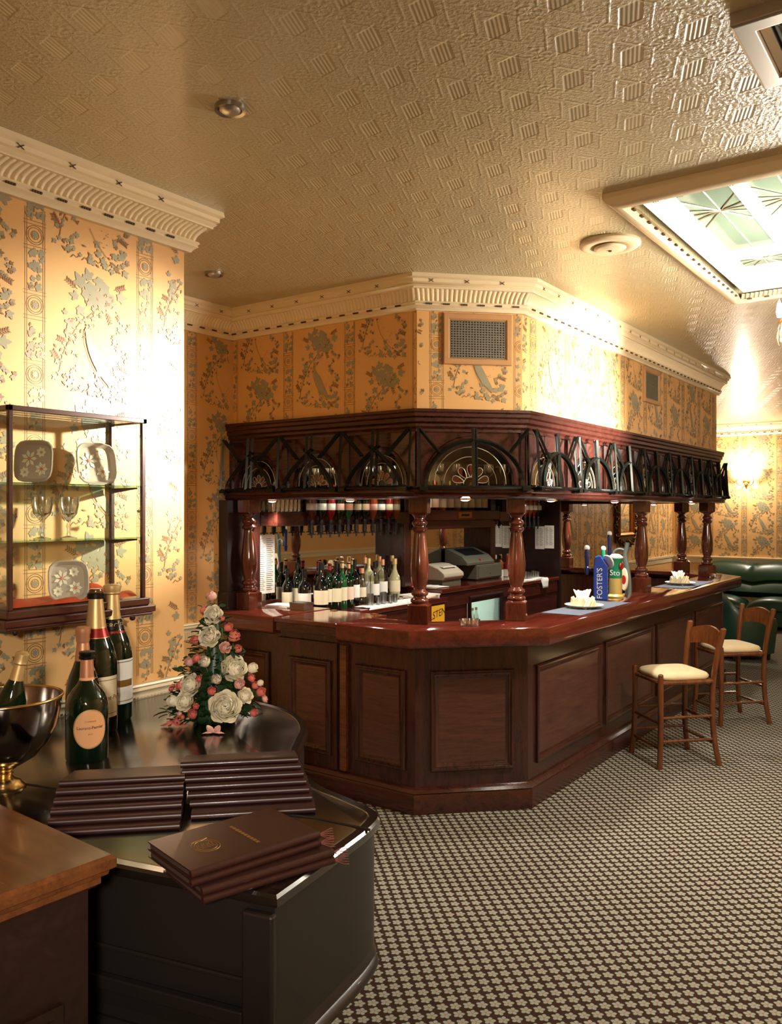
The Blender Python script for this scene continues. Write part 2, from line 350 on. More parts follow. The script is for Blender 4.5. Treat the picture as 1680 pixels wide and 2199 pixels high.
for u in (.006, .014, .080, .088): twig([(u, TH*k/12) for k in range(13)], .0013)
for v in (.02, .033, .115, .128, .285, .298, .38, .393): twig([(0, v), (.094, v)], .0012)
for cv in (.075, .34):
    for r in (.016, .028, .036): twig([(.047+r*math.cos(t*.393), cv+r*math.sin(t*.393)) for t in range(17)], .0013)
    for k in range(8): slim_leaf(.047, cv, .014, .004, k*.785, 1)
for k in range(40):
    u = rnd.uniform(.018, .076); v = rnd.uniform(.14, .28) if k < 20 else rnd.uniform(.4, .52)
    (vine_leaf(u, v, rnd.uniform(.009, .016), rnd.uniform(0, 6)) if k % 3 else slim_leaf(u, v, .02, .004, rnd.uniform(0, 6), 2))
stem1 = [(.15, .10), (.165, .17), (.20, .24), (.235, .30), (.29, .35), (.34, .40), (.36, .46)]
twig(smooth_path(stem1, 3), .002)
for (u, v, r) in ((.245,.47,.028),(.285,.455,.032),(.325,.43,.030),(.30,.41,.026),(.355,.47,.028),(.385,.43,.026),(.265,.425,.022),(.34,.39,.024),(.375,.38,.020),(.24,.36,.020),(.20,.30,.022),(.185,.26,.018),(.43,.445,.022),(.41,.40,.02),(.22,.41,.018),(.33,.49,.024),(.28,.50,.022)):
    vine_leaf(u, v, r, rnd.uniform(0, 6))
for k in range(70):
    t = rnd.random(); i = int(t*(len(stem1)-1)); p = stem1[i]
    u, v = p[0]+rnd.gauss(0, .028), p[1]+rnd.gauss(0, .028)
    if .12 < u < .49 and .03 < v < .5: (vine_leaf(u, v, rnd.uniform(.006, .012), rnd.uniform(0, 6)) if k % 2 else slim_leaf(u, v, .02, .0045, rnd.uniform(0, 6), 2))
for k in range(34):              # hanging garland on the right
    v = .36-.01*k; u = .43+.02*math.sin(k*.5)
    vine_leaf(u+rnd.gauss(0, .012), v, rnd.uniform(.006, .011), rnd.uniform(0, 6), 1 if k % 3 else 2)
for a in ((.36,.39,.07,-1.2),(.23,.44,.06,2.6),(.40,.47,.06,.4),(.19,.22,.05,2.9),(.42,.16,.05,-.4),(.15,.14,.05,2.2)): fern(*a)
# peacock
TILE.append((1, 3, [(.262,.285),(.268,.297),(.276,.296),(.280,.284),(.278,.262),(.290,.245),(.312,.225),(.330,.195),(.350,.155),(.372,.115),(.392,.075),(.372,.070),(.345,.095),(.318,.125),(.296,.160),(.280,.195),(.270,.230),(.266,.262)]))
twig([(.262,.285),(.258,.262),(.262,.225),(.285,.165),(.315,.115),(.365,.066)], .0012, 2, 3)
for k in range(14): berry(.30+.09*rnd.random(), .09+.12*rnd.random(), .0022)
for k in range(3): slim_leaf(.27, .297, .014, .0015, 1.2+k*.35, 2, 3)
for k in range(40):              # rocks and flowers at the foot
    u = rnd.uniform(.16, .46); v = rnd.gauss(.055, .026)
    if .004 < v < .12:
        (vine_leaf(u, v, rnd.uniform(.008, .016), rnd.uniform(0, 6), 1 if k % 4 else 3) if k % 2 else slim_leaf(u, v, rnd.uniform(.015, .03), .004, rnd.uniform(0, 3.1), 2))
for k in range(5): twig([(.2+.05*k, .03), (.212+.05*k, .043), (.225+.05*k, .034), (.24+.05*k, .046)], .0016)
def wallpaper(mb, p, d, length, z0, z1, u_off=0.0, v_off=0.0, us=0.0, drop=True):
    d = Vector((d[0], d[1])).normalized(); n = Vector((d.y, -d.x))
    i0 = math.floor((us-u_off)/TW)-1; i1 = math.ceil((length-u_off)/TW)+1
    for i in range(i0, i1):
        dv = TH*.5 if (drop and i % 2) else 0
        j0 = math.floor((z0-v_off-dv)/TH)-1; j1 = math.ceil((z1-v_off-dv)/TH)+1
        for j in range(j0, j1):
            for ti, (mi, ly, pts) in enumerate(TILE):
                vs = []
                dd = 0 if pts[0][0] < .098 else dv
                for (u, v) in pts:
                    uu = u_off+i*TW+u; vv = v_off+j*TH+v+dd
                    if uu < us+.001 or uu > length-.001 or vv < z0 or vv > z1: vs = None; break
                    e = .0005*ly+4e-6*ti
                    vs.append((p[0]+d.x*uu+n.x*e, p[1]+d.y*uu+n.y*e, vv))
                if vs: mb.add(vs, [tuple(range(len(vs)))], mi)
PM = [M['paper'], M['leaf'], M['line'], M['leaf2']]
# near left pier (faces +X), its return, the long left wall, the back wall
b = MB(); b.box(LX-.1, PX, FY-.1, PY, 0, CZ)
wallpaper(b, (PX, 0), (0, 1), PY, 1.0, 2.93, 1.758-3*TW, .335-TH, .9); struct('wall_pier', b, PM)
b = MB(); b.box(LX-.12, LX, PY, BY+.1, 0, CZ)
wallpaper(b, (LX, PY), (0, 1), 1.5, 1.0, 2.93, .1, .3); wallpaper(b, (LX, 9.3), (0, 1), BY-9.3, 1.0, 2.93, .2, .3); struct('wall_left', b, PM)
b = MB(); b.box(LX-.1, RX+.1, BY, BY+.12, 0, CZ); wallpaper(b, (LX, BY), (1, 0), 4.6, 1.0, 2.93, .05, .3); struct('wall_back', b, PM)
b = MB(); b.box(RX, RX+.12, FY-.1, BY+.1, 0, CZ); wallpaper(b, (RX, 9.0), (0, -1), 6.0, 1.0, 2.9, .1, .3); struct('wall_right', b, PM)
b = MB(); b.box(LX-.1, RX+.1, FY-.12, FY, 0, CZ); struct('wall_front', b, [M['paper']])
# wall above the bar (soffit)
SP = offset_path(BP, -.05)
b = MB(); inner = offset_path(BP, -.16)
sweep(b, BP, [(-.05, 2.30), (-.05, CZ), (-.16, CZ), (-.16, 2.30)])
for k, (uo, vo) in enumerate(((.47, .26), (.07, .26), (.1, .3), (.0, .3), (.1, .3))):
    a, c = SP[k], SP[k+1]; ln = math.dist(a, c)
    wallpaper(b, a, (c[0]-a[0], c[1]-a[1]), ln, 2.335, 2.93, uo, vo)
struct('wall_soffit', b, PM)
# ---- cornice with reeded cove, ribbon crosses and berries
PERI1 = [(PX, FY), (PX, PY), (LX, PY), (LX, SP[0][1])] + SP[1:-1] + [(LX, SP[-1][1]), (LX, BY), (RX, BY), (RX, FY), (PX, FY)]
def reeds(mb, P, prof, pitch, amp, per=6):
    for a, c in zip(range(len(P)-1), range(1, len(P))):
        offs = [offset_path(P, d) for d, z in prof]
        n = max(per, int(round(math.dist(P[a], P[c])/pitch))*per)
        dv = (Vector(P[c])-Vector(P[a])).normalized(); nn = Vector((dv.y, -dv.x))
        rs = []
        for i in range(n+1):
            t = i/n; e = amp*abs(math.sin(math.pi*i/per))
            rs.append([(offs[k][a][0]*(1-t)+offs[k][c][0]*t+nn.x*e, offs[k][a][1]*(1-t)+offs[k][c][1]*t+nn.y*e, z) for k, (d, z) in enumerate(prof)])
        mb.rings(rs, 0, None, False, False)
def cornice(name, P, do_marks=True, pitch=.0265):
    b = MB()
    sweep(b, P, [(0, CZ), (.125, CZ), (.128, 3.078), (.112, 3.070), (.112, 3.052), (.098, 3.047), (.104, 3.040), (.092, 3.030), (.092, 3.022), (0, 3.022)])
    reeds(b, P, [(.074, 3.024), (.058, 3.010), (.042, 2.990), (.034, 2.970), (.034, 2.958)], pitch, .011)
    sweep(b, P, [(0, 2.960), (.046, 2.960), (.050, 2.952), (.042, 2.944), (.046, 2.936), (.036, 2.930), (.028, 2.922), (.022, 2.912), (0, 2.912)])
    if do_marks:
        for a, c in zip(P[:-1], P[1:]):
            d = Vector(c)-Vector(a); ln = d.length; d.normalize(); n = Vector((d.y, -d.x))
            for i in range(int(ln/.105)):
                s = .06+i*.105; p = Vector(a)+d*s
                FM = face_M((p.x+n.x*.046, p.y+n.y*.046), d, 2.944)
                for q in range(4): b.box(-.019+q*.0105, -.012+q*.0105, -.004, .004, -.002, .006, 1, FM)
                if i % 2 == 0:
                    FM = face_M((p.x+n.x*.112, p.y+n.y*.112), d, 3.061)
                    for s2 in (-1, 1): b.add([(-.015, -.007*s2, .0035), (-.012, -.010*s2, .0035), (.015, .007*s2, .0035), (.012, .010*s2, .0035)], [(0, 1, 2, 3)], 1, FM)
    return struct(name, b, [M['cream'], M['cream_dark']], smooth=38)
cornice('trim_1', PERI1[:3] + [(LX, SP[0][1])])
cornice('trim_2', SP)
cornice('trim_3', [(LX, SP[-1][1]), (LX, BY), (RX, BY), (RX, 6.0)])
# ---- dado rails
def dado(name, P):
    b = MB()
    sweep(b, P, [(0, 1.012), (.036, 1.012), (.040, 1.004), (.032, .996), (.034, .984), (.022, .974), (.016, .962), (.016, .955), (0, .955)])
    reeds(b, P, [(.008, .956), (.006, .905), (0, .90)], .018, .008, 4)
    return struct(name, b, [M['cream']], smooth=38)
dado('trim_4', [(PX, FY), (PX, PY), (LX, PY), (LX, 3.9)])
dado('trim_5', [(LX, 9.5), (LX, BY), (RX, BY), (RX, 2.0)])
b = MB(); sweep(b, [(PX, FY), (PX, PY), (LX, PY), (LX, 3.9)], [(0, .16), (.015, .16), (.02, .14), (.02, 0), (0, 0)]); struct('baseboard_left', b, M['darkwood'])
b = MB(); sweep(b, [(LX, 9.5), (LX, BY), (RX, BY)], [(0, .16), (.015, .16), (.02, .14), (.02, 0), (0, 0)]); struct('baseboard_back', b, M['darkwood'])
# ---- skylight: dropped frame, white shaft, glazed laylight with star bars
def rect(x0, x1, y0, y1, z): return [(x0, y0, z), (x1, y0, z), (x1, y1, z), (x0, y1, z)]
x0, x1, y0, y1 = SK
sky = MB()
prof = [(-.035, 3.1), (-.035, 3.08), (-.02, 3.062), (.0, 3.048), (.03, 3.045), (.045, 3.055), (.055, 3.06)]
sky.rings([rect(x0+i, x1-i, y0+i, y1-i, z) for i, z in prof], 0, None, False)
so = struct('window_1', sky, [M['cream'], M['cream_dark']], smooth=30)
b = MB(); P = [(x0+.055, y1-.055), (x0+.055, y0+.055), (x1-.055, y0+.055), (x1-.055, y1-.055), (x0+.055, y1-.055)]
P = P[::-1]
reeds(b, P, [(-.0, 3.06), (-.012, 3.08), (-.02, 3.10)], .026, -.01)
for a, c in zip(P[:-1], P[1:]):
    d = (Vector(c)-Vector(a)); ln = d.length; d.normalize(); n = Vector((d.y, -d.x))
    for i in range(int(ln/.1)):
        p = Vector(a)+d*(.05+.1*i); FM = face_M((p.x+n.x*.001, p.y+n.y*.001), d, 3.058)
        for q in range(3): b.box(-.014+q*.01, -.008+q*.01, -.004, .004, -.006, .006, 1, FM)
obj('reeded_band', b, [M['cream'], M['cream_dark']], so, smooth=38)
b = MB(); b.rings([rect(x0+i, x1-i, y0+i, y1-i, z) for i, z in ((.072, 3.098), (.076, 3.13), (.085, 3.22))], 0, None, False)
obj('light_shaft', b, M['whitepaint'], so)
b = MB(); gz = 3.22; nx, ny = 6, 2; gx0, gx1, gy0, gy1 = x0+.085, x1-.085, y0+.085, y1-.085
xs = [gx0+(gx1-gx0)*i/nx for i in range(nx+1)]; ys = [gy0, gy0+.14, gy0+1.42, gy0+1.56, gy1-.12, gy1]
b.box(gx0-.02, gx1+.02, gy0-.02, gy0+.14, gz-.024, gz+.028); b.box(gx0-.02, gx1+.02, gy1-.12, gy1+.02, gz-.024, gz+.028); b.box(gx0-.02, gx1+.02, gy0+1.42, gy0+1.56, gz-.024, gz+.028)
for x in xs: b.box(x-.03, x+.03, gy0, gy1, gz-.03, gz+.03)
obj('glazing_frame', b, M['whitepaint'], so)
for i in range(nx):
    for (ya, yb) in ((ys[1], ys[2]), (ys[3], ys[4])):
        g = MB(); g.box(xs[i]+.03, xs[i+1]-.03, ya, yb, gz, gz+.01); pn = obj('glass_pane', g, M['skyglass'], so)
        g = MB(); cx, cy = (xs[i]+xs[i+1])/2, ya+(yb-ya)*.45
        hx, hy0, hy1 = (xs[i+1]-xs[i])/2-.03, cy-ya, yb-cy
        for k in range(12):
            a = k*math.pi/6; ca, sa = math.cos(a), math.sin(a); t = min(hx/abs(ca) if abs(ca) > 1e-3 else 9, (hy1 if sa > 0 else hy0)/abs(sa) if abs(sa) > 1e-3 else 9)
            g.bar((cx, cy, gz-.004), (cx+ca*t, cy+sa*t, gz-.004), .006)
        obj('star_lead', g, M['lead'], pn)
# ================================================================= THE BAR
bar = thing('bar_counter', 'panelled dark mahogany bar front with chamfered corner and moulded plinth', 'bar front', (0, 0, 0))
b = MB(); sweep(b, BP, [(0, .10), (0, .99), (-.10, .99), (-.10, .10)]); obj('carcass', b, M['mahog'], bar)
b = MB(); sweep(b, BP, [(.0, 0), (.035, 0), (.035, .105), (.03, .115), (.036, .122), (.024, .135), (.012, .148), (0, .15)]); obj('plinth', b, M['mahog_h'], bar, smooth=40)
PF = [(0, 0), (0, .014), (.006, .020), (.016, .020), (.022, .012), (.03, .014), (.042, .006), (.05, .003)]
def bar_panel(k, s0, s1, z0=.235, z1=.82, parent=bar, name='panel', mats=None):
    a, c = BP[k], BP[k+1]; b = MB(); b.frame(s0, s1, z0, z1, PF, face_M(a, (c[0]-a[0], c[1]-a[1])), 0, True, 1)
    return obj(name, b, mats or [M['mahog'], M['panel']], parent, smooth=30)
for s0, s1 in ((.10, .40), (1.12, 1.486)): bar_panel(0, s0, s1)
gate = MB(); gm = face_M(BP[0], (1, 0)); gate.box(.485, .98, .15, .93, 0, .018, 0, gm)
go = obj('gate_door', gate, M['mahog'], bar, bevel=.003)
b = MB(); b.frame(.60, .94, .235, .82, [(i, h+.018) for i, h in PF], gm, 0, True, 1); obj('panel', b, [M['mahog'], M['panel']], go, smooth=30)
b = MB(); b.box(1.012, 1.06, .16, .925, .0, .03, 0, gm); obj('door_edge', b, M['cabwood'], bar, bevel=.003, label='batten beside the gate, coloured paler for its lit edge')  # light on the door edge put into a paler wood colour
cl = math.dist(BP[1], BP[2]); bar_panel(1, .09, cl-.09)
for s0, s1 in ((.10, 1.12), (1.20, 2.24), (2.32, 3.34), (3.42, 4.36)): bar_panel(2, s0, s1)
cl2 = math.dist(BP[3], BP[4]); bar_panel(3, .09, cl2-.09)
b = MB(); b.box(LX+.002, -4.165, 3.93, 4.12, 1.081, 1.817); b.box(LX+.002, -4.155, 3.92, 4.125, 1.081, 1.20)
obj('wall_pilaster', b, M['darkwood'], bar, bevel=.004)
CP = [(.150, .970), (.165, .978), (.170, .99), (.170, 1.060), (.166, 1.074), (.156, 1.080), (-.175, 1.080), (-.180, 1.075), (-.180, 1.045), (.10, 1.045), (.10, .970)]
b = MB(); sweep(b, [(-3.150, 4.01)] + BP[1:], CP)
tp = obj('worktop', b, M['top'], smooth=40); tag(tp, 'polished red mahogany bar top running round the chamfered corner', 'bar top')
b = MB(); sweep(b, [(LX+.003, 4.01), (-3.66, 4.01)], CP); b.box(LX+.003, -3.66, 4.185, 4.40, 1.045, 1.08)
t2 = obj('worktop', b, M['topx'], smooth=40); tag(t2, 'short length of mahogany bar top left of the hinged flap', 'bar top')
fl = thing('counter_flap', 'hinged mahogany counter flap over the bar gate', 'counter flap', (-3.405, 4.0, 1.08))
b = MB(); b.box(-.252, .25, -.155, .36, -.03, -.004); obj('flap_board', b, M['topx'], fl, bevel=.004)
b = MB(); b.box(-.252, .25, -.145, -.115, -.085, -.03); obj('under_rail', b, M['mahog_h'], fl, bevel=.003)
for x in (-.17, .17): b = MB(); b.box(x-.02, x+.02, .32, .355, -.004, .0005); obj('hinge', b, M['brass'], fl)

# ---- turned columns
COLP = [(.0, .118), (.040, .118), (.052, .124), (.056, .134), (.052, .144), (.040, .150), (.038, .160), (.048, .168), (.052, .178), (.048, .188), (.036, .196), (.034, .205),
        (.042, .225), (.051, .265), (.055, .31), (.054, .35), (.049, .40), (.043, .45), (.037, .50), (.034, .525), (.034, .535), (.044, .543), (.049, .553), (.044, .563), (.037, .568), (.036, .575), (.044, .583), (.047, .592), (.043, .601), (.033, .610), (.031, .622), (.040, .632), (.043, .640), (.036, .648), (.0, .648)]
def chamfer_block(b, h, z0, z1, top):
    q = h*.72
    def sq(r, z): return [(-r, -r, z), (r, -r, z), (r, r, z), (-r, r, z)]
    b.rings([sq(h, z0), sq(h, z1-.012), sq(q, z1)] if top else [sq(q, z0), sq(h, z0+.012), sq(h, z1)], 0)
def make_column(label, loc, rz):
    t = thing('turned_column', label, 'column', loc, rz, 'turned columns carrying the bar canopy')
    b = MB(); chamfer_block(b, .061, 0, .122, True); obj('base_block', b, M['turned'], t, bevel=.003)
    b = MB(); b.lathe(COLP, 24); obj('shaft', b, M['turned'], t, smooth=50)
    b = MB(); chamfer_block(b, .055, .640, .740, False); obj('top_block', b, M['turned'], t, bevel=.003)
    return t
col0 = make_column('turned mahogany column at the left end of the bar top, by the price list', (-4.09, 4.06, 1.08), 0)
for x, y, rz, lb in ((-2.748, 4.13, .39, 'turned mahogany column at the left of the chamfered front corner, nearest the camera'),
                     (-2.352, 4.60, .39, 'turned mahogany column right of the crystal ashtray on the front corner'),
                     (-2.335, 6.80, 0, 'turned mahogany column beside the beer taps on the long counter'),
                     (-2.325, 8.72, -.39, 'turned mahogany column at the far right end of the bar top'),
                     (-2.72, 9.20, -.39, 'turned mahogany column second from the far right end, before the back wall'),
                     (-4.06, 9.22, 0, 'turned mahogany column on the far return, left of the gilt framed mirror')):
    dup(col0, (x, y, 1.08), rz, lb)

# ---- canopy with arched openings, leaded lunettes and black iron grilles
can = thing('bar_canopy', 'dark mahogany bar canopy with arched lunettes and black iron lattice grilles', 'bar canopy', (0, 0, 0))
b = MB(); sweep(b, BP, [(-.10, 2.205), (-.015, 2.205), (-.022, 2.222), (-.008, 2.235), (-.010, 2.25), (.006, 2.262), (.004, 2.283), (.016, 2.292), (.014, 2.310), (.022, 2.318), (.020, 2.334), (-.10, 2.334)])
obj('cornice_moulding', b, M['mahog_h'], can, smooth=30)
b = MB(); sweep(b, BP, [(-.36, 1.818), (.015, 1.818), (.028, 1.828), (.020, 1.842), (.036, 1.852), (.034, 1.868), (.016, 1.876), (.010, 1.888), (-.10, 1.888), (-.10, 1.845), (-.36, 1.845)])
obj('bottom_rail', b, M['mahog_h'], can, smooth=30)
b = MB(); ip = offset_path(BP, -.10); b.prism(ip, 2.212, 2.225); obj('inner_ceiling', b, M['darkwood'], can)
def arch_pts(hw, h, n=18, gothic=False):
    out = []
    for i in range(n+1):
        a = math.pi*i/n; x = -hw*math.cos(a)
        y = h*math.sin(a) if not gothic else h*(1-abs(x/hw)**1.7)
        out.append((x, y))
    return out
FZ0, FZ1 = 1.888, 2.206
def bays(k, n):
    P = offset_path(BP, -.03); a, c = P[k], P[k+1]; ln = math.dist(a, c); d = (c[0]-a[0], c[1]-a[1]); W = ln/n
    return face_M(a, d), W, [W*(i+.5) for i in range(n)]
fas = MB()
def fascia(k, n, hwf, h, gothic=False, cut=True):
    FM, W, cs = bays(k, n)
    for cx in cs:
        hw = W*hwf; u0, u1 = cx-W/2, cx+W/2
        A = arch_pts(hw, h, 18, gothic)
        for w0 in (0, -.03):
            fas.add([(u0, FZ0, w0), (cx-hw, FZ0, w0), (cx-hw, FZ1, w0), (u0, FZ1, w0), (cx+hw, FZ0, w0), (u1, FZ0, w0), (u1, FZ1, w0), (cx+hw, FZ1, w0)], [(0,1,2,3), (4,5,6,7)], 0, FM)
            for p, q in zip(A[:-1], A[1:]):
                fas.add([(cx+p[0], FZ0+.012+p[1], w0), (cx+q[0], FZ0+.012+q[1], w0), (cx+q[0], FZ1, w0), (cx+p[0], FZ1, w0)], [(0,1,2,3)], 0, FM)
        fas.add([(cx+p[0], FZ0+.012+p[1], w) for p in A for w in (0, -.03)], [(2*i, 2*i+1, 2*i+3, 2*i+2) for i in range(len(A)-1)], 0, FM)
        # raised surround strip
        fas.rings([[tuple((cx+p[0]*s, FZ0+.012+p[1]*s, w)) for s, w in ((1.0, .0), (1.0, .010), (1.07, .010), (1.09, 0))] for p in A], 0, FM, False)
        for u in (u0+.012, u1-.012): fas.box(u-.012, u+.012, FZ0, FZ1, 0, .012, 0, FM)
def lunette(k, n, i, hwf, h, gothic, big):
    FM, W, cs = bays(k, n); cx = cs[i]; hw = W*hwf; A = arch_pts(hw*.99, h*.99, 18, gothic)
    b = MB(); pts = [(cx+p[0], FZ0+.012+p[1]) for p in A]
    b.prism(pts, -.020, -.016, 0, FM); g = obj('lunette_glass', b, M['pane'], can)
    b = MB()
    for s in (.62, .84): b.tube([(cx+p[0]*s, FZ0+.014+p[1]*s, -.013) for p in A], .0022, 5, 0, FM)
    r0 = .16*hw; R1 = .44*hw*(1 if hw < h*1.4 else 1)
    pb = MB()
    for q in range(5):
        a = math.pi*(q+.5)/5; ca, sa = math.cos(a), math.sin(a); P = []
        for t in range(13):
            s = t/12*math.pi*2; rr = r0+(R1-r0)*(.5-.5*math.cos(s)); wd = .30*R1*math.sin(s)*(.35+.65*(.5-.5*math.cos(s)))
            P.append((cx+rr*ca-wd*sa*.8, FZ0+.014+rr*sa+wd*ca*.8))
        pb.prism(P[:-1], -.0155, -.0125, 0, FM); b.tube([(p[0], p[1], -.012) for p in P[:-1]], .002, 5, 0, FM, True)
    b.tube([(cx+r0*math.cos(math.pi*t/8), FZ0+.014+r0*math.sin(math.pi*t/8), -.012) for t in range(9)], .002, 5, 0, FM)
    obj('ruby_fan', pb, M['redglass'], g); obj('lead_lines', b, M['lead'], g)
def grille(k, n, i, gothic=False, big=False):
    P = offset_path(BP, .0); a, c = P[k], P[k+1]; ln = math.dist(a, c); FM = face_M(a, (c[0]-a[0], c[1]-a[1])); W = ln/n; cx = W*(i+.5)
    b = MB(); T = .0125
    def pt(u, v, o): return (cx+u, v, .050+(2.226-v)*.07+o)
    hw = W*(.39 if not big else .43); z0, z1 = 1.882, 2.222; ah = .215 if not big else .27
    for o in (0, -.022):
        tw = T if o == 0 else T*.9
        def ln_(u0, v0, u1, v1, wd=tw): b.bar(pt(u0, v0, o), pt(u1, v1, o), wd, None, 0, FM)
        for u in ((-W/2+.012,) if o == 0 else (W/2-.012,)): ln_(u, z0, u, z1)
        ln_(-W/2+.012, z0, W/2-.012, z0); ln_(-.008 if o == 0 else .012, z0, -.008 if o == 0 else .012, z1, tw*1.3)
        if gothic:
            for s in (-1, 1):
                pr = [(s*(-hw+hw*1.15*(t/10)**1.6), z0+(z1-z0)*.72*(t/10)) for t in range(11)]
                b.tube([pt(u, v, o) for u, v in pr], tw*.7, 4, 0, FM)
                ln_(s*hw*.45, z0+.19, s*(W/2-.012), z1)
        else:
            A = arch_pts(hw, ah, 20); b.tube([pt(p[0], z0+p[1], o) for p in A], tw*.95, 4, 0, FM)
            for s in (-1, 1):
                ca = .60 if not big else .70
                ln_(s*hw*ca, z0+ah*math.sqrt(1-ca*ca), s*(W/2-.012), z1)
    b.box(cx-W/2+.01, cx-W/2+.06, 1.862, 1.884, .01, .085, 0, FM); b.box(cx+W/2-.06, cx+W/2-.01, 1.862, 1.884, .01, .085, 0, FM)
    obj('grille', b, M['iron'], can)
FACES = ((0, 3, .36, .21, False, False), (1, 1, .40, .262, False, True), (2, 7, .37, .21, False, False), (3, 1, .40, .262, False, True))
for k, n, hwf, h, go_, big in FACES:
    fascia(k, n, hwf, h, go_)
    for i in range(n):
        lunette(k, n, i, hwf, h, go_, big); grille(k, n, i, k == 0, big)
FM, W, cs = bays(4, 1); fas.box(0, W, FZ0, FZ1, -.03, 0, 0, FM)
obj('fascia_board', fas, M['mahog_h'], can, smooth=30)
# glasses racked inside the canopy behind the lunettes
GP = [(.0, 0), (.026, .001), (.027, .004), (.006, .008), (.004, .03), (.004, .055), (.012, .062), (.026, .078), (.031, .10), (.029, .135), (.0275, .135), (.028, .10), (.022, .08), (.0, .066)]
gl0 = None
gi = 0
for k, (x, y) in enumerate([(-3.95+.085*i, 4.19+(i % 2)*.03) for i in range(12)] + [(-2.66+.07*i, 4.22+.07*i) for i in range(5)] + [(-2.40, 4.75+.11*i) for i in range(16)]):
    where = 'behind the left lunettes' if k < 12 else ('behind the corner lunette' if k < 17 else 'behind the long side lunettes')
    nth = ORD[k if k < 12 else (k-12 if k < 17 else k-17)]
    lb = f'wine glass inside the canopy {where}, {nth} from the left'
    if gl0 is None:
        b = MB(); b.lathe(GP, 14); gl0 = obj('wine_glass', b, M['crystal'], smooth=60); o = tag(gl0, lb, 'glass', 'glasses racked inside the canopy')
    else: o = gl0.copy(); C.objects.link(o); o['label'] = lb
    o.location = (x, y, 1.888)
b = MB(); sweep(b, BP, [(-.10, 1.872), (-.36, 1.872), (-.36, 1.888), (-.10, 1.888)]); obj('glass_shelf', b, M['darkwood'], can)

# ---- downlights in the canopy underside and in the ceiling
def downlight(label, loc, r, group, mats, power=0, depth=.02):
    t = thing('downlight', label, 'downlight', loc, 0, group)
    b = MB(); b.lathe([(r*.74, -.002), (r*.78, -depth*.4), (r, -depth*.5), (r*1.02, 0), (r*.74, 0)], 24, cap=False); obj('trim_ring', b, mats[0], t, smooth=50)
    b = MB(); b.lathe([(.0, -depth*.8), (r*.4, -depth*.75), (r*.66, -depth*.45), (r*.75, -.001)], 20, cap=False); obj('lens', b, mats[1], t, smooth=60)
    if power:
        l = bpy.data.lights.new('downlight_lamp', 'SPOT'); l.energy = power; l.color = WARM2; l.spot_size = R(125); l.spot_blend = .8; l.shadow_soft_size = .03
        o = bpy.data.objects.new('downlight_lamp', l); C.objects.link(o); o.parent = t; o.location = (0, 0, -depth-.012)
    return t
for x, y, lb in ((-4.0, 4.19, 'lit downlight under the canopy nearest the left wall'), (-3.32, 4.19, 'lit downlight under the canopy above the back bar bottles'),
                 (-2.49, 4.22, 'lit downlight under the canopy at the front corner'), (-2.30, 6.10, 'lit downlight under the canopy above the blue beer tap'),
                 (-2.20, 7.75, 'lit downlight under the canopy between the two far right columns'), (-3.83, 9.20, 'lit downlight at the far side of the canopy, left one'),
                 (-3.02, 9.18, 'lit downlight at the far side of the canopy, right one'), (-2.30, 4.98, 'lit downlight under the canopy just right of the second front column')):
    downlight(lb, (x, y, 1.817), .042, 'canopy downlights', (M['brass'], M['down']), 30)
for y_, nm in ((5.0, 'nearest'), (6.5, 'middle'), (8.0, 'farthest')): downlight(f'added fill downlight in the high inner ceiling of the bar canopy, {nm} one', (-3.3, y_, 2.212), .05, 'added inner bar downlights', (M['brass'], M['down']), 60)  # added fittings that fill the bar interior with light
downlight('round recessed ceiling spotlight, larger one above the pier', (-2.074, 1.97, CZ), .052, 'recessed ceiling spotlights', (M['steel'], M['alu']), 0, .03)
downlight('small recessed ceiling spotlight beyond the pier corner', (-3.60, 3.295, CZ), .052, 'recessed ceiling spotlights', (M['steel'], M['alu']), 0, .03)
dk = thing('ceiling_vent', 'round cream ceiling vent with raised centre disc beside the skylight', 'vent', (-1.566, 4.09, CZ))
b = MB(); b.lathe([(.150, 0), (.152, -.012), (.140, -.022), (.105, -.026), (.088, -.020), (.082, -.016)], 40); obj('outer_ring', b, M['cream'], dk, smooth=35)
b = MB(); b.lathe([(.0, -.040), (.060, -.038), (.076, -.033), (.080, -.028), (.07, -.02)], 36); obj('centre_disc', b, M['cream'], dk, smooth=40)
b = MB(); b.lathe([(0, -.046), (.008, -.045), (.01, -.038)], 10); obj('screw', b, M['cream_dark'], dk, smooth=50)
# ---- boxed luminaire on the ceiling, cut by the frame
lum = thing('ceiling_luminaire', 'square grey framed ceiling luminaire with polished louvres', 'ceiling light', (-.37, 2.60, CZ))
h = .208; b = MB()
b.rings([rect(-h+i, h-i, -h+i, h-i, z) for i, z in ((-.0, 0), (-.0, -.034), (.006, -.040), (.055, -.040), (.062, -.03), (.062, -.0))], 0, None, False); obj('frame', b, M['alu'], lum, bevel=.002)
b = MB(); b.rings([rect(-h+i, h-i, -h+i, h-i, z) for i, z in ((.063, -.034), (.085, -.02), (.09, -.006))], 0, None, False)
b.add(rect(-h+.09, h-.09, -h+.09, h-.09, -.006), [(0, 1, 2, 3)]); obj('reflector', b, M['chrome'], lum)
for i in range(4):
    b = MB(); x = -.09+.06*i; b.rings([[(x-.004, y, -.036), (x+.004, y, -.036), (x+.02, y, -.010), (x-.02, y, -.010)] for y in (-.115, .115)]); obj('louvre', b, M['chrome'], lum)
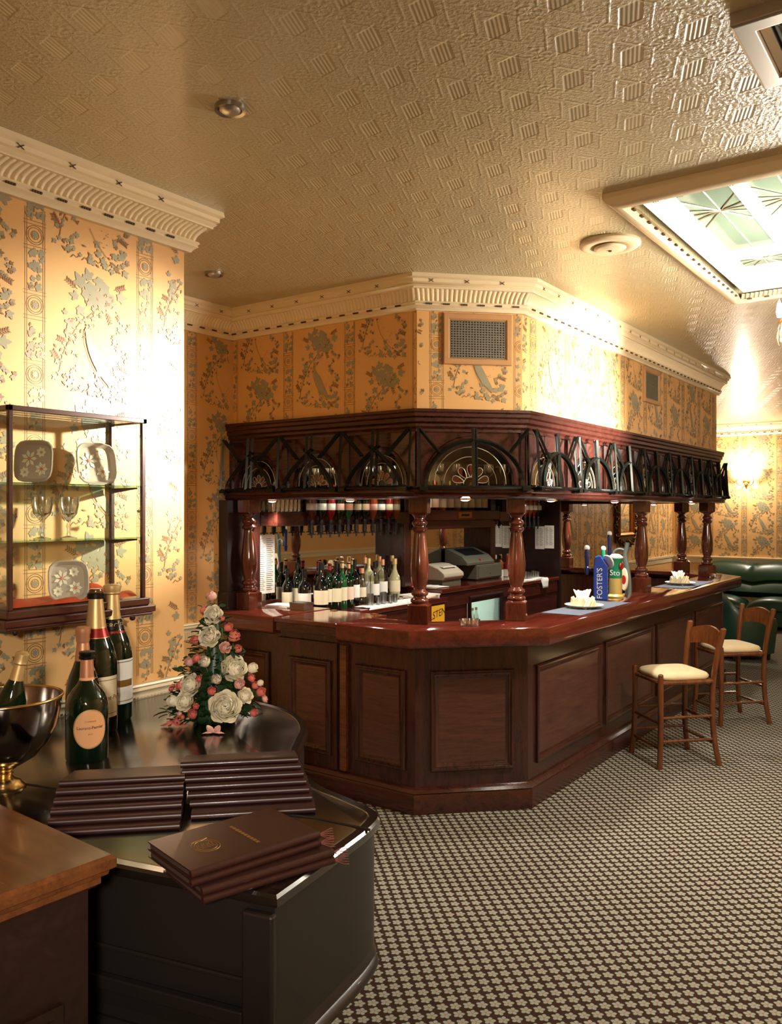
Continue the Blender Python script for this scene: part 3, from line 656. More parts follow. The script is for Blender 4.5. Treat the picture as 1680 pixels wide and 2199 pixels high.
# ---- wall grilles
def grille_vent(label, k, s0, s1, z0, z1, fw):
    a, c = SP[k], SP[k+1]; FM = face_M(a, (c[0]-a[0], c[1]-a[1])); 
    t = thing('wall_vent', label, 'vent', (0, 0, 0), 0, 'wall ventilation grilles')
    b = MB(); b.frame(s0, s1, z0, z1, [(0, 0), (0, .018), (.004, .022), (fw*.7, .022), (fw, .008), (fw, .004)], FM, 0, False); obj('frame', b, M['tanframe'], t, smooth=30)
    b = MB(); b.add([(s0+fw, z0+fw, .0055), (s1-fw, z0+fw, .0055), (s1-fw, z1-fw, .0055), (s0+fw, z1-fw, .0055)], [(0, 1, 2, 3)], 0, FM); obj('backing', b, M['blackmatt'], t)
    b = MB(); nu = 19; nv = 15
    for i in range(nu+1):
        u = s0+fw+(s1-s0-2*fw)*i/nu; b.box(u-.0045, u+.0045, z0+fw, z1-fw, .008, .012, 0, FM)
    for i in range(nv+1):
        v = z0+fw+(z1-z0-2*fw)*i/nv; b.box(s0+fw, s1-fw, v-.0038, v+.0038, .008, .0125, 0, FM)
    obj('mesh', b, M['greygrille'], t)
    return t
def cs_(x, y): return math.dist(SP[1], (x, y))
grille_vent('large tan framed wall vent on the chamfered wall above the bar corner', 1, .155, .57, 2.603, 2.902, .042)
grille_vent('smaller tan framed vent high on the long wall above the canopy', 2, 6.63-SP[2][1], 7.02-SP[2][1], 2.62, 2.90, .04)
# ================================================================= BACK BAR
def back_counter(label, x1, y0, y1, z, gap=None):
    t = thing('back_counter', label, 'counter', (0, 0, 0), 0, 'back bar counters')
    b = MB(); b.box(LX+.003, x1, y0, y1, z-.04, z); obj('worktop', b, M['top'], t, bevel=.008)
    b = MB()
    for (a, c) in ([(y0, y1)] if not gap else [(y0, gap[0]), (gap[1], y1)]): b.box(LX+.003, x1-.03, a, c, 0, z-.04)
    if gap: b.box(LX+.003, x1-.03, gap[0], gap[1], gap[3], z-.04); b.box(LX+.003, x1-.03, gap[0], gap[1], 0, gap[2])
    obj('carcass', b, M['mahog_y'], t)
    b = MB(); b.box(x1-.03, x1-.015, y0+.02, y1-.02, z-.16, z-.05); obj('frieze_rail', b, M['mahog_y'], t, bevel=.003)
    return t
back_counter('low back bar counter under the left mirror, crowded with wine bottles', -3.70, 4.405, 5.99, 1.02)
back_counter('raised back bar counter carrying the grey till, with the lit fridge below', -3.76, 5.995, 7.445, 1.08, (6.46, 7.10, .42, .985))
back_counter('right end back bar counter with towel and steel measures', -3.80, 7.45, 8.445, 1.03)
bb = thing('back_bar_shelving', 'tall dark mahogany back bar with mirrors, header shelf and uprights', 'shelving', (0, 0, 0))
b = MB(); b.box(LX+.003, -4.03, 4.27, 5.90, 1.635, 1.735); obj('header_shelf', b, M['mahog_y'], bb, bevel=.004, label='header shelf over the left mirror')
b = MB(); b.box(LX+.003, -3.98, 6.0, 7.42, 1.655, 1.745); b.box(LX+.003, -4.05, 6.0, 7.42, 1.575, 1.655); obj('header_shelf', b, M['mahog_y'], bb, bevel=.004, label='header shelf over the till')
b = MB(); b.box(LX+.003, -4.03, 7.52, 8.45, 1.635, 1.735); obj('header_shelf', b, M['mahog_y'], bb, bevel=.004, label='header shelf over the right mirror')
for y0, y1, x in ((4.14, 4.27, -4.19), (5.90, 6.0, -4.08), (7.42, 7.52, -4.08)):
    b = MB(); b.box(LX+.003, x, y0, y1, 1.085, 2.2); obj('upright', b, M['mahog'], bb, bevel=.005)
b = MB(); b.box(LX+.003, -3.80, 8.45, 8.49, 0, 2.2); obj('end_panel', b, M['darkwood'], bb, bevel=.004)
for y0, y1 in ((4.27, 5.90), (7.52, 8.45)):
    for z0, z1 in ((1.10, 1.635), (1.735, 2.19)):
        b = MB(); b.box(LX+.004, LX+.012, y0, y1, z0, z1); obj('mirror', b, M['mirror'], bb)
b = MB(); b.box(LX+.004, LX+.012, 6.0, 7.42, 1.10, 1.575); obj('mirror', b, M['mirror'], bb)
b = MB(); b.box(LX+.003, LX+.03, 4.27, 5.90, 1.022, 1.10); b.box(LX+.003, LX+.03, 7.52, 8.45, 1.032, 1.10); obj('skirting_rail', b, M['mahog_y'], bb)
b = MB(); b.box(-3.979, -3.974, 6.62, 6.86, 1.675, 1.73); obj('brass_plate', b, M['brass'], bb); b = MB(); b.box(-3.9735, -3.9725, 6.67, 6.81, 1.692, 1.712); obj('plate_slot', b, M['blackmatt'], bb)

PROF = {'wine': [(.0, 0), (.92, 0), (1, .015), (1, .56), (.93, .62), (.62, .69), (.36, .74), (.33, .80), (.33, .955), (.38, .958), (.38, .985), (.33, 1), (0, 1)],
        'spirit': [(.0, 0), (.94, 0), (1, .015), (1, .62), (.94, .67), (.5, .74), (.36, .78), (.34, .92), (.38, .93), (.38, 1), (0, 1)],
        'round': [(.0, 0), (.9, 0), (1, .04), (1, .46), (.9, .56), (.55, .66), (.36, .74), (.34, .93), (.4, .94), (.4, 1), (0, 1)],
        'small': [(.0, 0), (.95, 0), (1, .02), (1, .48), (.85, .58), (.5, .74), (.42, .93), (.5, .95), (.5, 1), (0, 1)]}
BPROTO = {}
def bottle(label, loc, kind='wine', body='green', cap='blackfoil', lab='labelw', h=.31, r=.038, group='wine bottles along the back bar counter', lz=(.18, .46), rz=0.0, name='bottle'):
    key = (kind, body, cap, lab, h, r, lz, name)
    if key in BPROTO: return dup(BPROTO[key], loc, rz, label, group)
    t = thing(name, label, 'bottle', loc, rz, group)
    pr = PROF[kind]; b = MB(); b.lathe([(q*r, z*h) for q, z in pr[:-1] if z <= .99], 16); obj('glass_body', b, M[body], t, smooth=40)
    cr = pr[-2][0]*r*1.12; b = MB(); b.lathe([(cr, h*.86), (cr, h*1.0), (cr*.8, h*1.005), (0, h*1.005)], 12); obj('cap', b, M[cap], t, smooth=40)
    if lab:
        b = MB(); a0 = -R(25); b.rings([[(r*1.04*math.cos(a0+math.pi*.75*(k/10-.5)*2), r*1.04*math.sin(a0+math.pi*.75*(k/10-.5)*2), z*h) for k in range(11)] for z in lz], 0, None, False, False); obj('paper_label', b, M[lab], t, smooth=60)
    BPROTO[key] = t; return t
row = [(617,-4.12,4.471,'wine','darkglass','blackfoil','label',.27,.036), (654,-3.95,4.465,'wine','darkglass','blackfoil','labelw',.275,.044), (690,-3.85,4.53,'round','darkglass','blackfoil','label',.315,.047),
       (708,-3.92,4.706,'wine','green','redfoil','label',.30,.036), (722,-3.88,4.735,'wine','green','blackfoil','label',.31,.036), (735,-3.90,4.827,'wine','greenl','foil','label',.31,.036),
       (749,-3.92,4.929,'wine','green','copper','pinkish',.30,.037), (762,-3.95,5.041,'wine','darkglass','blackfoil','labelw',.31,.037), (777,-4.02,5.22,'small','clear','copper','label',.24,.034), (792,-4.08,5.39,'spirit','pale','foil','labelw',.30,.038),
       (805,-3.98,5.337,'spirit','clear','blackfoil','labelw',.28,.036), (822,-4.02,5.498,'spirit','clear','copper','labelw',.29,.038), (848,-4.0,5.64,'round','pale','foil','label',.29,.042)]
DESC = ['slim near-black bottle with a cream label beside the price list', 'stout near-black wine bottle with a big white label', 'round-shouldered dark bottle with a wide cream label', 'dark green bottle with a red capsule', 'dark green bottle with a long cream label and black capsule', 'mid green bottle with a gold capsule', 'dark green bottle with a pale pink label and copper capsule', 'near-black bottle with a white label before the mirror', 'small clear bottle with copper cap', 'pale tall bottle with gold cap and white label', 'clear spirit bottle with a black cap', 'clear spirit bottle with a copper cap', 'rounded pale bottle with gold cap at the right end']
for (px, x, y, kd, bo, ca, la, h, r), ds in zip(row, DESC): bottle(f'{ds}, left back bar counter', (x, y, 1.02), kd, bo, ca, la, h*1.13, r*1.06)
for k, (x, y, bo, ca, ds) in enumerate(((-4.16, 4.62, 'green', 'blackfoil', 'behind the stout one'), (-4.16, 4.86, 'darkglass', 'redfoil', 'behind the red capsule bottle'), (-4.16, 5.06, 'green', 'copper', 'behind the gold capsule bottle'), (-4.16, 5.28, 'greenl', 'foil', 'behind the white label bottle'), (-4.17, 5.46, 'clear', 'copper', 'behind the small clear bottle'), (-4.17, 5.66, 'pale', 'copper', 'behind the black capped spirit'), (-4.16, 5.83, 'clear', 'foil', 'in the right mirror corner'))):
    bottle(f'{M[bo].name.replace("_", " ")} bottle against the left mirror, {ds}', (x, y, 1.02), 'spirit' if k > 3 else 'wine', bo, ca, 'label', .34, .037, 'back row bottles against the mirror')
# inverted optic bottles
def optic(label, loc, body, lab, group):
    key = ('optic', body, lab)
    if key in BPROTO: return dup(BPROTO[key], loc, 0, label, group)
    t = thing('optic_bottle', label, 'optic bottle', loc, 0, group); h, r = .30, .039
    b = MB(); b.lathe([(0, h), (r*.9, h), (r, h-.02), (r, h*.38), (r*.9, h*.3), (r*.4, h*.2), (r*.34, .03), (r*.34, 0), (0, 0)][::-1], 16); obj('glass_body', b, M[body], t, smooth=40)
    b = MB(); a0 = -R(25); b.rings([[(r*1.04*math.cos(a0+math.pi*.7*(k/10-.5)*2), r*1.04*math.sin(a0+math.pi*.7*(k/10-.5)*2), z) for k in range(11)] for z in (h*.38, h*.54)], 0, None, False, False); obj('paper_label', b, M[lab], t, smooth=60)
    b = MB(); b.lathe([(0, -.09), (.006, -.09), (.008, -.06), (.017, -.055), (.019, -.02), (.015, .0), (.017, .012), (0, .012)], 12); b.box(-.004, .004, -.042, .042, -.066, -.058); obj('optic_measure', b, M['dark'], t, smooth=40)
    b = MB(); b.box(-.12, -.02, -.008, .008, .02, .04); b.lathe([(r*.42, .012), (r*.46, .02), (r*.46, .034), (r*.42, .04)], 12); obj('bracket', b, M['dark'], t)
    BPROTO[key] = t; return t
OC = [('brownsp', 'labelw'), ('green', 'labelw'), ('redsp', 'labelw'), ('green', 'pinkish'), ('greenl', 'label'), ('darkglass', 'label'), ('green', 'label'), ('amber', 'labelw'), ('clear', 'labelw'), ('redsp', 'label'), ('amber', 'label')]
ck = {'brownsp': 'brown', 'green': 'dark green', 'redsp': 'red', 'greenl': 'mid green', 'darkglass': 'black', 'amber': 'amber', 'clear': 'clear'}
for i, (bo, la) in enumerate(OC): optic(f'upside-down {ck[bo]} bottle in an optic over the left mirror, {ORD[i]} from the left', (-4.0, 4.60+.105*i, 1.635), bo, la, 'spirits in optics over the left mirror')
for i in range(6):
    bo, la = OC[(i*3+1) % 11]; optic(f'upside-down {ck[bo]} bottle in an optic over the right mirror, {ORD[i]} from the left', (-4.0, 7.80+.105*i, 1.635), bo, la, 'spirits in optics over the right mirror')
for i in range(9):
    bo = ['amber', 'brownsp', 'amber', 'darkglass', 'amber', 'greenl', 'brownsp', 'darkglass', 'clear'][i]
    bottle(f'{ck[bo]} spirit bottle standing on the header shelf over the till, {ORD[i]} from the left', (-4.08, 6.24+.128*i, 1.745), 'spirit', bo, ['foil', 'redfoil', 'blackfoil'][i % 3], 'label', .27, .043, 'spirits on the header shelf', (.1, .5))
for i in range(7):
    b = MB(); b.lathe([(.0, 0), (.024, .0), (.03, .1), (.028, .1), (.022, .006), (0, .006)], 14); o = obj('tumbler', b, M['crystal'], smooth=50, loc=(-4.1, 4.30+.045*i, 1.736)); tag(o, f'small glass tumbler on the header shelf over the left mirror, {ORD[i]} from the left', 'glass', 'tumblers on the left header shelf')
# price lists
def sheet(label, FM, w, h, group='printed price lists'):
    t = thing('price_list', label, 'price list', (0, 0, 0), 0, group)
    b = MB(); b.box(0, w, 0, h, 0, .002, 0, FM); obj('paper', b, M['white'], t)
    b = MB()
    for k in range(int(h/.014)-3):
        for (a, c) in ((.10, .42), (.5, .9)): b.box(w*a, w*(a+(c-a)*(.7+.3*((k*7) % 5)/4)), h-.03-.014*k, h-.026-.014*k, .002, .0026, 0, FM)
    obj('printed_lines', b, M['grey'], t)
sheet('tall white price list stuck on the left mirror', face_M((-4.234, 4.285), (0, 1), 1.15), .175, .42)
sheet('white price list on the right end panel, left sheet', face_M((-4.09, 8.447), (1, 0), 1.32), .11, .25)
sheet('white price list on the right end panel, right sheet', face_M((-3.975, 8.446), (1, 0), 1.33), .11, .25)
# red leaflet, cards and folders behind the till
for (x, y, w_, h_, m_, ry, lb) in ((-4.16, 6.10, .12, .26, 'red', -.12, 'red leaflet stood behind the card printer'), (-4.16, 6.26, .16, .24, 'label', -.1, 'cream folded menu stood behind the till'), (-4.16, 7.10, .12, .20, 'labelw', -.14, 'white card stood behind the till console')):
    b = MB(); b.box(-.004, .004, 0, w_, 0, h_); o = obj('card', b, M[m_], loc=(x, y, 1.081), rot=(0, ry, 0)); tag(o, lb, 'card', 'cards stood behind the till')
# till, printer, papers
t = thing('cash_till', 'olive grey cash till with sloping console and drawer', 'till', (-4.22, 6.93, 1.08))
b = MB(); b.box(0, .26, 0, .50, .008, .145); obj('drawer_box', b, M['grey'], t, bevel=.006)
b = MB(); b.box(.26, .265, .03, .47, .02, .13); b.ball((.268, .25, .06), .006); obj('drawer_front', b, M['grey'], t, bevel=.002)
b = MB(); b.rings([[(0.0, y, .146), (.25, y, .146), (.25, y, .175), (.19, y, .235), (.03, y, .30), (0, y, .30)] for y in (-.16, .36)]); obj('console', b, M['grey'], t, bevel=.006)
b = MB(); b.add([(.185, -.08, .2405), (.185, .28, .2405), (.05, .28, .2955), (.05, -.08, .2955)], [(0, 1, 2, 3)]); obj('screen', b, M['dark'], t)
for kx in (.04, .22):
    for ky in (.04, .46):
        pass
b = MB(); b.tube([(.235, .10, .175), (.235, .10, .19)], .012, 10); b.ball((.235, .10, .192), .012); obj('red_key', b, M['red'], t, smooth=50)
b = MB(); b.box(.02, .24, .02, .48, 0, .008); obj('foot', b, M['dark'], t)
t = thing('card_printer', 'beige receipt printer with a sloping curved lid beside the till', 'printer', (-4.18, 6.32, 1.08))
b = MB(); b.rings([[(0, y, .04), (.22, y, .04), (.24, y, .07), (.235, y, .10), (.17, y, .145), (.08, y, .175), (0, y, .18)] for y in (0, .34)]); obj('lid', b, M['greyl'], t, bevel=.008)
b = MB(); b.box(.005, .21, .01, .33, 0, .042); obj('base', b, M['grey'], t)
b = MB(); b.box(.15, .19, .06, .28, .150, .158); obj('paper_slot', b, M['white'], t)
for k, (x, y, a, z) in enumerate(((-4.02, 6.10, .2, 1.0805), (-3.99, 6.14, -.15, 1.0845), (-4.04, 6.09, .5, 1.0885))):
    b = MB(); b.box(-.11, .11, -.08, .08, 0, .0035); o = obj('paper_sheet', b, M['white'], loc=(x+.05, y, z), rot=(0, 0, a)); tag(o, f'loose white paper beside the card printer, {["bottom", "middle", "top"][k]} of the pile', 'paper', 'loose papers by the printer')
for k, (x, y, a, c) in enumerate(((-3.86, 5.80, .1, 'labelw'), (-3.84, 5.80, .25, 'pinkish'), (-3.86, 5.79, -.1, 'white'))):
    b = MB(); b.box(-.11, .11, -.15, .15, 0, .010); o = obj('magazine', b, M[c], loc=(x, y, 1.0205+.0105*k), rot=(0, 0, a)); tag(o, f'magazine at the end of the left back counter above the yellow sign, {["lowest", "middle one", "topmost"][k]}', 'magazine', 'magazines on the back counter')
sg = thing('beer_sign', 'yellow card sign with black lettering on the back counter front', 'sign', (-3.698, 5.60, .80))
b = MB(); b.box(0, .004, 0, .325, 0, .165); obj('card', b, M['yellow'], sg)
text('lettering', 'HOLSTEN', .085, M['ink'], sg, Matrix(((0, 0, 1, .0045), (1, 0, 0, .155), (.16, 1, 0, .085), (0, 0, 0, 1))))
# fridge
fr = thing('bottle_fridge', 'lit pale green under-counter fridge below the till', 'fridge', (-3.79, 6.46, .42))
b = MB(); D = .40
b.add([(0, .03, .03), (0, .61, .03), (0, .61, .535), (0, .03, .535), (-D, .03, .03), (-D, .61, .03), (-D, .61, .535), (-D, .03, .535)], [(4, 5, 6, 7), (0, 1, 5, 4), (3, 7, 6, 2), (0, 4, 7, 3), (1, 2, 6, 5)]); obj('lining', b, M['fridge'], fr)
b = MB(); b.rings([rect(0, 0, 0, 0, 0)], 0) if 0 else None
fm = face_M((0, 0), (0, 1)); b.frame(.004, .636, .004, .561, [(0, 0), (0, .025), (.012, .028), (.03, .025), (.034, 0)], fm, 0, False); obj('door_frame', b, M['darkwood'], fr)
b = MB(); b.box(.018, .022, .034, .606, .036, .53); obj('door_glass', b, M['pane'], fr)
b = MB(); b.box(-D+.01, -.02, .035, .605, .255, .262); obj('wire_shelf', b, M['chrome'], fr)
for i in range(8):
    bottle(f'small mixer bottle inside the lit fridge, {ORD[i]} from the left', (-3.86-.09*(i % 2), 6.53+.035*i, .6825), 'small', 'clear', 'foil', 'labelw', .17, .022, 'small mixers in the fridge', (.1, .4))
# towels, measures, shaker
def towel(label, x0, x1, y0, y1, z, drop, seed):
    r_ = random.Random(seed); b = MB(); nx, ny = 14, 26; vs = []
    for j in range(ny+1):
        for i in range(nx+1):
            u = i/nx; v = j/ny; x = x0+(x1-x0+.10)*u; y = y0+(y1-y0)*v+.02*math.sin(5*u)
            over = max(0, x-x1+.0); zz = z+.006+.005*math.sin(9*v+3*u)*r_.random()
            if x > x1: zz = z+.008-(x-x1)*(1.0 if v > .75 else .15); x = x1+.012 if v > .75 else x1-.004
            vs.append((x, y, zz))
    b.add(vs, [(j*(nx+1)+i, j*(nx+1)+i+1, (j+1)*(nx+1)+i+1, (j+1)*(nx+1)+i) for j in range(ny) for i in range(nx)])
    o = obj('bar_towel', b, M['cloth'], smooth=60, solid=.006); return tag(o, label, 'towel', 'white bar towels')
towel('white bar towel under the steel measures on the left back counter', -3.86, -3.70, 4.92, 5.66, 1.02, .1, 3)
towel('white bar towel under the shaker on the right back counter', -3.98, -3.80, 7.62, 8.15, 1.03, .1, 5)
mz = [(-3.80, 5.04, .085, .026), (-3.79, 5.13, .05, .02), (-3.80, 5.21, .085, .024), (-3.785, 5.28, .055, .021), (-3.79, 5.35, .06, .021)]
for i, (x, y, h, r) in enumerate(mz + [(-3.9, 7.84+.055*k, .07-.008*(k % 3), .022) for k in range(6)]):
    b = MB(); b.lathe([(0, 0), (r*.92, 0), (r, h), (r*.93, h), (r*.86, .004), (0, .004)], 16); lf = i < 5
    o = obj('spirit_measure', b, M['steel'], smooth=50, loc=(x, y, (1.02 if lf else 1.03)+.014)); tag(o, f'steel spirit measure on the {"left" if lf else "right"} bar towel, {ORD[i if lf else i-5]} from the left', 'measure', 'steel spirit measures')
sh = thing('cocktail_shaker', 'tall cocktail shaker with glass body and steel top on the right counter', 'shaker', (-3.92, 7.70, 1.043))
b = MB(); b.lathe([(0, 0), (.036, 0), (.042, .01), (.044, .15), (.036, .165), (0, .165)], 20); obj('glass_body', b, M['steel'], sh, smooth=40)
b = MB(); b.lathe([(.036, .166), (.026, .19), (.026, .235), (.02, .25), (0, .252)], 20); obj('steel_top', b, M['chrome'], sh, smooth=40)
for i, (x, y, bo, ca, ds) in enumerate(((-4.02, 7.50, 'amber', 'blackfoil', 'amber bottle just right of the till'), (-4.0, 7.60, 'redsp', 'redfoil', 'red capped sauce bottle behind the second column'), (-4.1, 7.55, 'clear', 'labelw', 'clear white capped bottle beyond the till'), (-4.12, 7.70, 'amber', 'foil', 'gold capped amber bottle near the shaker'), (-4.12, 7.86, 'greenl', 'foil', 'green bottle behind the steel measures'))):
    bottle(f'{ds} on the right back counter', (x, y, 1.03), 'spirit', bo, ca, 'labelw', .26, .034, 'spirits on the right back counter')
b = MB(); b.box(-.05, .05, -.09, .09, 0, .07); o = obj('napkin_box', b, M['greyl'], loc=(-3.95, 7.60+.0, 1.031), bevel=.006) if 0 else None
tn = thing('drip_tin', 'small grey foil tray on the bar top left of the bottles', 'tray', (-3.76, 4.22, 1.081))
b = MB(); b.rings([rect(-.06, .06, -.045, .045, 0), rect(-.066, .066, -.05, .05, .05), rect(-.062, .062, -.046, .046, .05), rect(-.055, .055, -.04, .04, .004)]); obj('foil_tray', b, M['steel'], tn)
for k in range(3):
    b = MB(); b.box(-.10, .10, -.07, .07, 0, .005); o = obj('paper_sheet', b, M['white'], loc=(-4.0+.01*k, 4.29, 1.0805+.0055*k), rot=(0, 0, .1*k)); tag(o, f'white paper on the bar top under the price list, {["bottom", "middle", "top"][k]} sheet', 'paper', 'papers under the price list')

# ================================================================= ON THE BAR TOP
def runner(label, x0, x1, y0, y1):
    b = MB(); b.box(x0, x1, y0, y1, 1.0805, 1.0845); o = obj('bar_runner', b, M['slate'], bevel=.0015); return tag(o, label, 'bar mat', 'blue grey bar runners')
runner('slate blue bar runner under the nearer plate of snacks', -2.375, -2.11, 5.0, 5.9)
runner('slate blue bar runner under the farther plate of snacks', -2.375, -2.095, 7.22, 8.08)
def snack_plate(label, loc, seed):
    rr = random.Random(seed); t = thing('snack_plate', label, 'plate', loc, 0, 'plates on the bar top')
    b = MB(); b.lathe([(0, 0), (.07, 0), (.09, .006), (.13, .020), (.131, .023), (.09, .011), (0, .006)], 36); obj('plate', b, M['labelw'], t, smooth=50)
    return t
def napkin(label, loc, seed, rz):
    rr = random.Random(seed); b = MB()
    for k in range(7):
        a = -1.0+k*.33; h = .075+.025*rr.random(); w = .026
        d = Vector((math.cos(a+1.57)*.02, math.sin(a+1.57)*.02, 0)); s = Vector((math.cos(a), math.sin(a), 0))
        P = []
        for q in range(5):
            z = h*q/4; sp = w*(.35+.65*q/4); P.append([tuple(d*(1+q*.55)-s*sp*.5+Vector((0, 0, z))), tuple(d*(1+q*.55)+Vector((0, 0, z+.006))+d*.25), tuple(d*(1+q*.55)+s*sp*.5+Vector((0, 0, z)))])
        b.rings(P, 0, None, False, False)
    o = obj('paper_napkin', b, M['white'], smooth=60, loc=loc, rot=(0, 0, rz), solid=.0015); return tag(o, label, 'napkin', 'folded napkins on the plates')
def sandwich(label, loc, rz, mat='food', tri=True, sc=1.45):
    b = MB(); o3 = [(-.035*sc, -.02*sc), (.035*sc, -.02*sc), (0, .035*sc)]
    b.prism(o3, 0, .010, 0); b.prism(o3, .0105, .014, 1); b.prism(o3, .0145, .024, 0)
    o = obj('sandwich', b, [M['label'], M[mat]], loc=loc, rot=(R(70), 0, rz)); return tag(o, label, 'sandwich', 'triangle sandwiches on the plates')
for pi, (x, y, nm) in enumerate(((-2.25, 5.40, 'nearer'), (-2.25, 7.57, 'farther'))):
    snack_plate(f'white plate of sandwiches on the {nm} bar runner', (x, y, 1.0855), pi)
    napkin(f'white paper napkin fanned upright on the {nm} snack plate', (x-.02, y+.03, 1.104), pi, .6)
    for k in range(6):
        a = -2.4+k*.62; sandwich(f'small triangle sandwich on the {nm} snack plate, {ORD[k]} round from the left', (x+.068*math.cos(a)-.01, y+.068*math.sin(a), 1.110), a-1.3+.5*(k%2))
def ashtray(label, loc):
    b = MB(); b.lathe([(0, 0), (.052, 0), (.058, .006), (.062, .034), (.056, .034), (.05, .012), (0, .010)], 24); o = obj('ashtray', b, M['crystal'], smooth=35, loc=loc); return tag(o, label, 'ashtray', 'crystal ashtrays')
ashtray('round crystal ashtray on the chamfered bar corner between the front columns', (-2.46, 4.22, 1.0805)); ashtray('round crystal ashtray at the far right end of the bar top', (-2.22, 8.62, 1.0805))
# beer taps
def tap_handle(parent, x, y, z, col, h=.17, rod=None):
    b = MB(); b.lathe([(0, 0), (.013, 0), (.017, .03), (.02, .055), (.013, .062), (.014, .075), (.017, h-.03), (.014, h-.01), (0, h-.008)], 14, (x, y, z)); ho = obj('handle', b, M[col], parent, smooth=40)
    b = MB(); b.ball((x, y, z+h), .021, 0, 14, 9, (1, .6, 1)); obj('knob', b, M['labelw'], ho, smooth=60)
    if rod: b = MB(); b.tube([(x, y, z+.05), rod], .008, 8); obj('spindle', b, M['dark'], ho, smooth=60)
tw = thing('beer_tap', 'tall blue beer tap tower with white lettering down two faces', 'beer tap', (-2.37, 6.0, 1.0805), R(22), 'beer taps on the long counter')
b = MB(); b.rings([[(-.052, -.05, 0), (.052, -.05, 0), (.052, .05, 0), (-.052, .05, 0)], [(-.052, -.05, .25), (.052, -.05, .25), (.052, .05, .25), (-.052, .05, .25)], [(-.04, -.05, .32), (.0, -.05, .33), (.0, .05, .33), (-.04, .05, .32)]]); obj('tower', b, M['blue'], tw, bevel=.008)
b = MB(); b.lathe([(0, 0), (.050, 0), (.054, .006), (.050, .012), (0, .012)], 24, (0, 0, 0), 0, Matrix.Translation((.052, -.03, .285)) @ Matrix.Rotation(R(60), 4, 'Y') @ Matrix.Rotation(R(-35), 4, 'X')); bo = obj('badge', b, M['labelw'], tw, smooth=40)
b = MB(); b.lathe([(0, .0122), (.022, .0122), (.022, .014), (0, .014)], 16, (0, 0, 0), 0, Matrix.Translation((.052, -.03, .285)) @ Matrix.Rotation(R(60), 4, 'Y') @ Matrix.Rotation(R(-35), 4, 'X')); obj('red_emblem', b, M['red'], bo)
text('lettering', "FOSTER'S", .056, M['labelw'], tw, Matrix(((0, -1, 0, -.006), (0, 0, -1, -.0515), (1, 0, 0, .125), (0, 0, 0, 1))))
text('lettering', "FOSTER'S", .056, M['labelw'], tw, Matrix(((0, 0, 1, .0535), (0, -1, 0, 0), (1, 0, 0, .125), (0, 0, 0, 1))))
tap_handle(tw, -.10, -.02, .185, 'navy', .20, (-.045, 0, .22))
tg = thing('beer_tap', 'round beer tap tower with a green upper half and gold lower half', 'beer tap', (-2.335, 6.215, 1.0805), 0, 'beer taps on the long counter')
b = MB(); b.lathe([(0, 0), (.062, 0), (.064, .012), (.056, .02), (.049, .028), (.049, .148), (0, .148)], 28); obj('lower_sleeve', b, M['tapgold'], tg, smooth=40)
b = MB(); b.lathe([(0, .149), (.049, .149), (.047, .20), (.047, .275), (.053, .30), (0, .30)], 28); obj('upper_sleeve', b, M['tapgreen'], tg, smooth=40)
b = MB(); b.lathe([(.054, .30), (.056, .31), (.03, .33), (0, .335)], 24); obj('foam_cap', b, M['labelw'], tg, smooth=40)
b = MB(); b.lathe([(0, 0), (.026, 0), (.026, .008), (0, .008)], 20, (0, 0, 0), 0, Matrix.Translation((.046, -.015, .24)) @ Matrix.Rotation(R(90), 4, 'Y')); obj('badge', b, M['red'], tg)
text('lettering', 'Sto', .06, M['labelw'], tg, Matrix.Translation((.012, -.0475, .19)) @ Matrix(((1, 0, 0, 0), (0, 0, -1, 0), (0, 1, 0, 0), (0, 0, 0, 1))))
tap_handle(tg, -.105, .02, .20, 'tapgreen', .17, (-.04, 0, .24))
ts = thing('beer_tap', 'grey swan-neck beer tap with a tall oval badge, half behind a column', 'beer tap', (-2.345, 6.52, 1.0805), 0, 'beer taps on the long counter')
b = MB(); b.tube(smooth_path([(0, 0, 0), (0, 0, .10), (-.01, -.01, .22), (-.02, -.02, .30), (-.01, -.02, .36), (-.0, -.02, .41)], 5), [.028-.010*min(1, i/18) for i in range(26)], 14); obj('swan_neck', b, M['bluegrey'], ts, smooth=50)
b = MB(); b.tube(smooth_path([(-.015, -.02, .345), (-.06, -.03, .36), (-.10, -.045, .34), (-.105, -.05, .30)], 5), .012, 10); obj('spout', b, M['bluegrey'], ts, smooth=50)
b = MB(); b.lathe([(0, 0), (.05, 0), (.054, .008), (.05, .016), (0, .016)], 28, (0, 0, 0), 0, Matrix.Translation((-.01, -.045, .12)) @ Matrix.Rotation(R(-20), 4, 'Z') @ Matrix.Rotation(R(90), 4, 'X') @ Matrix.Diagonal((.62, 1.7, 1, 1))); bo = obj('oval_badge', b, M['label'], ts, smooth=40)
b = MB(); b.lathe([(0, .0165), (.034, .0165), (.034, .019), (0, .019)], 24, (0, 0, 0), 0, Matrix.Translation((-.01, -.045, .12)) @ Matrix.Rotation(R(-20), 4, 'Z') @ Matrix.Rotation(R(90), 4, 'X') @ Matrix.Diagonal((.62, 1.0, 1, 1))); obj('red_panel', b, M['red'], bo)
tap_handle(ts, -.14, -.04, .24, 'navy', .24, (-.03, -.02, .31))
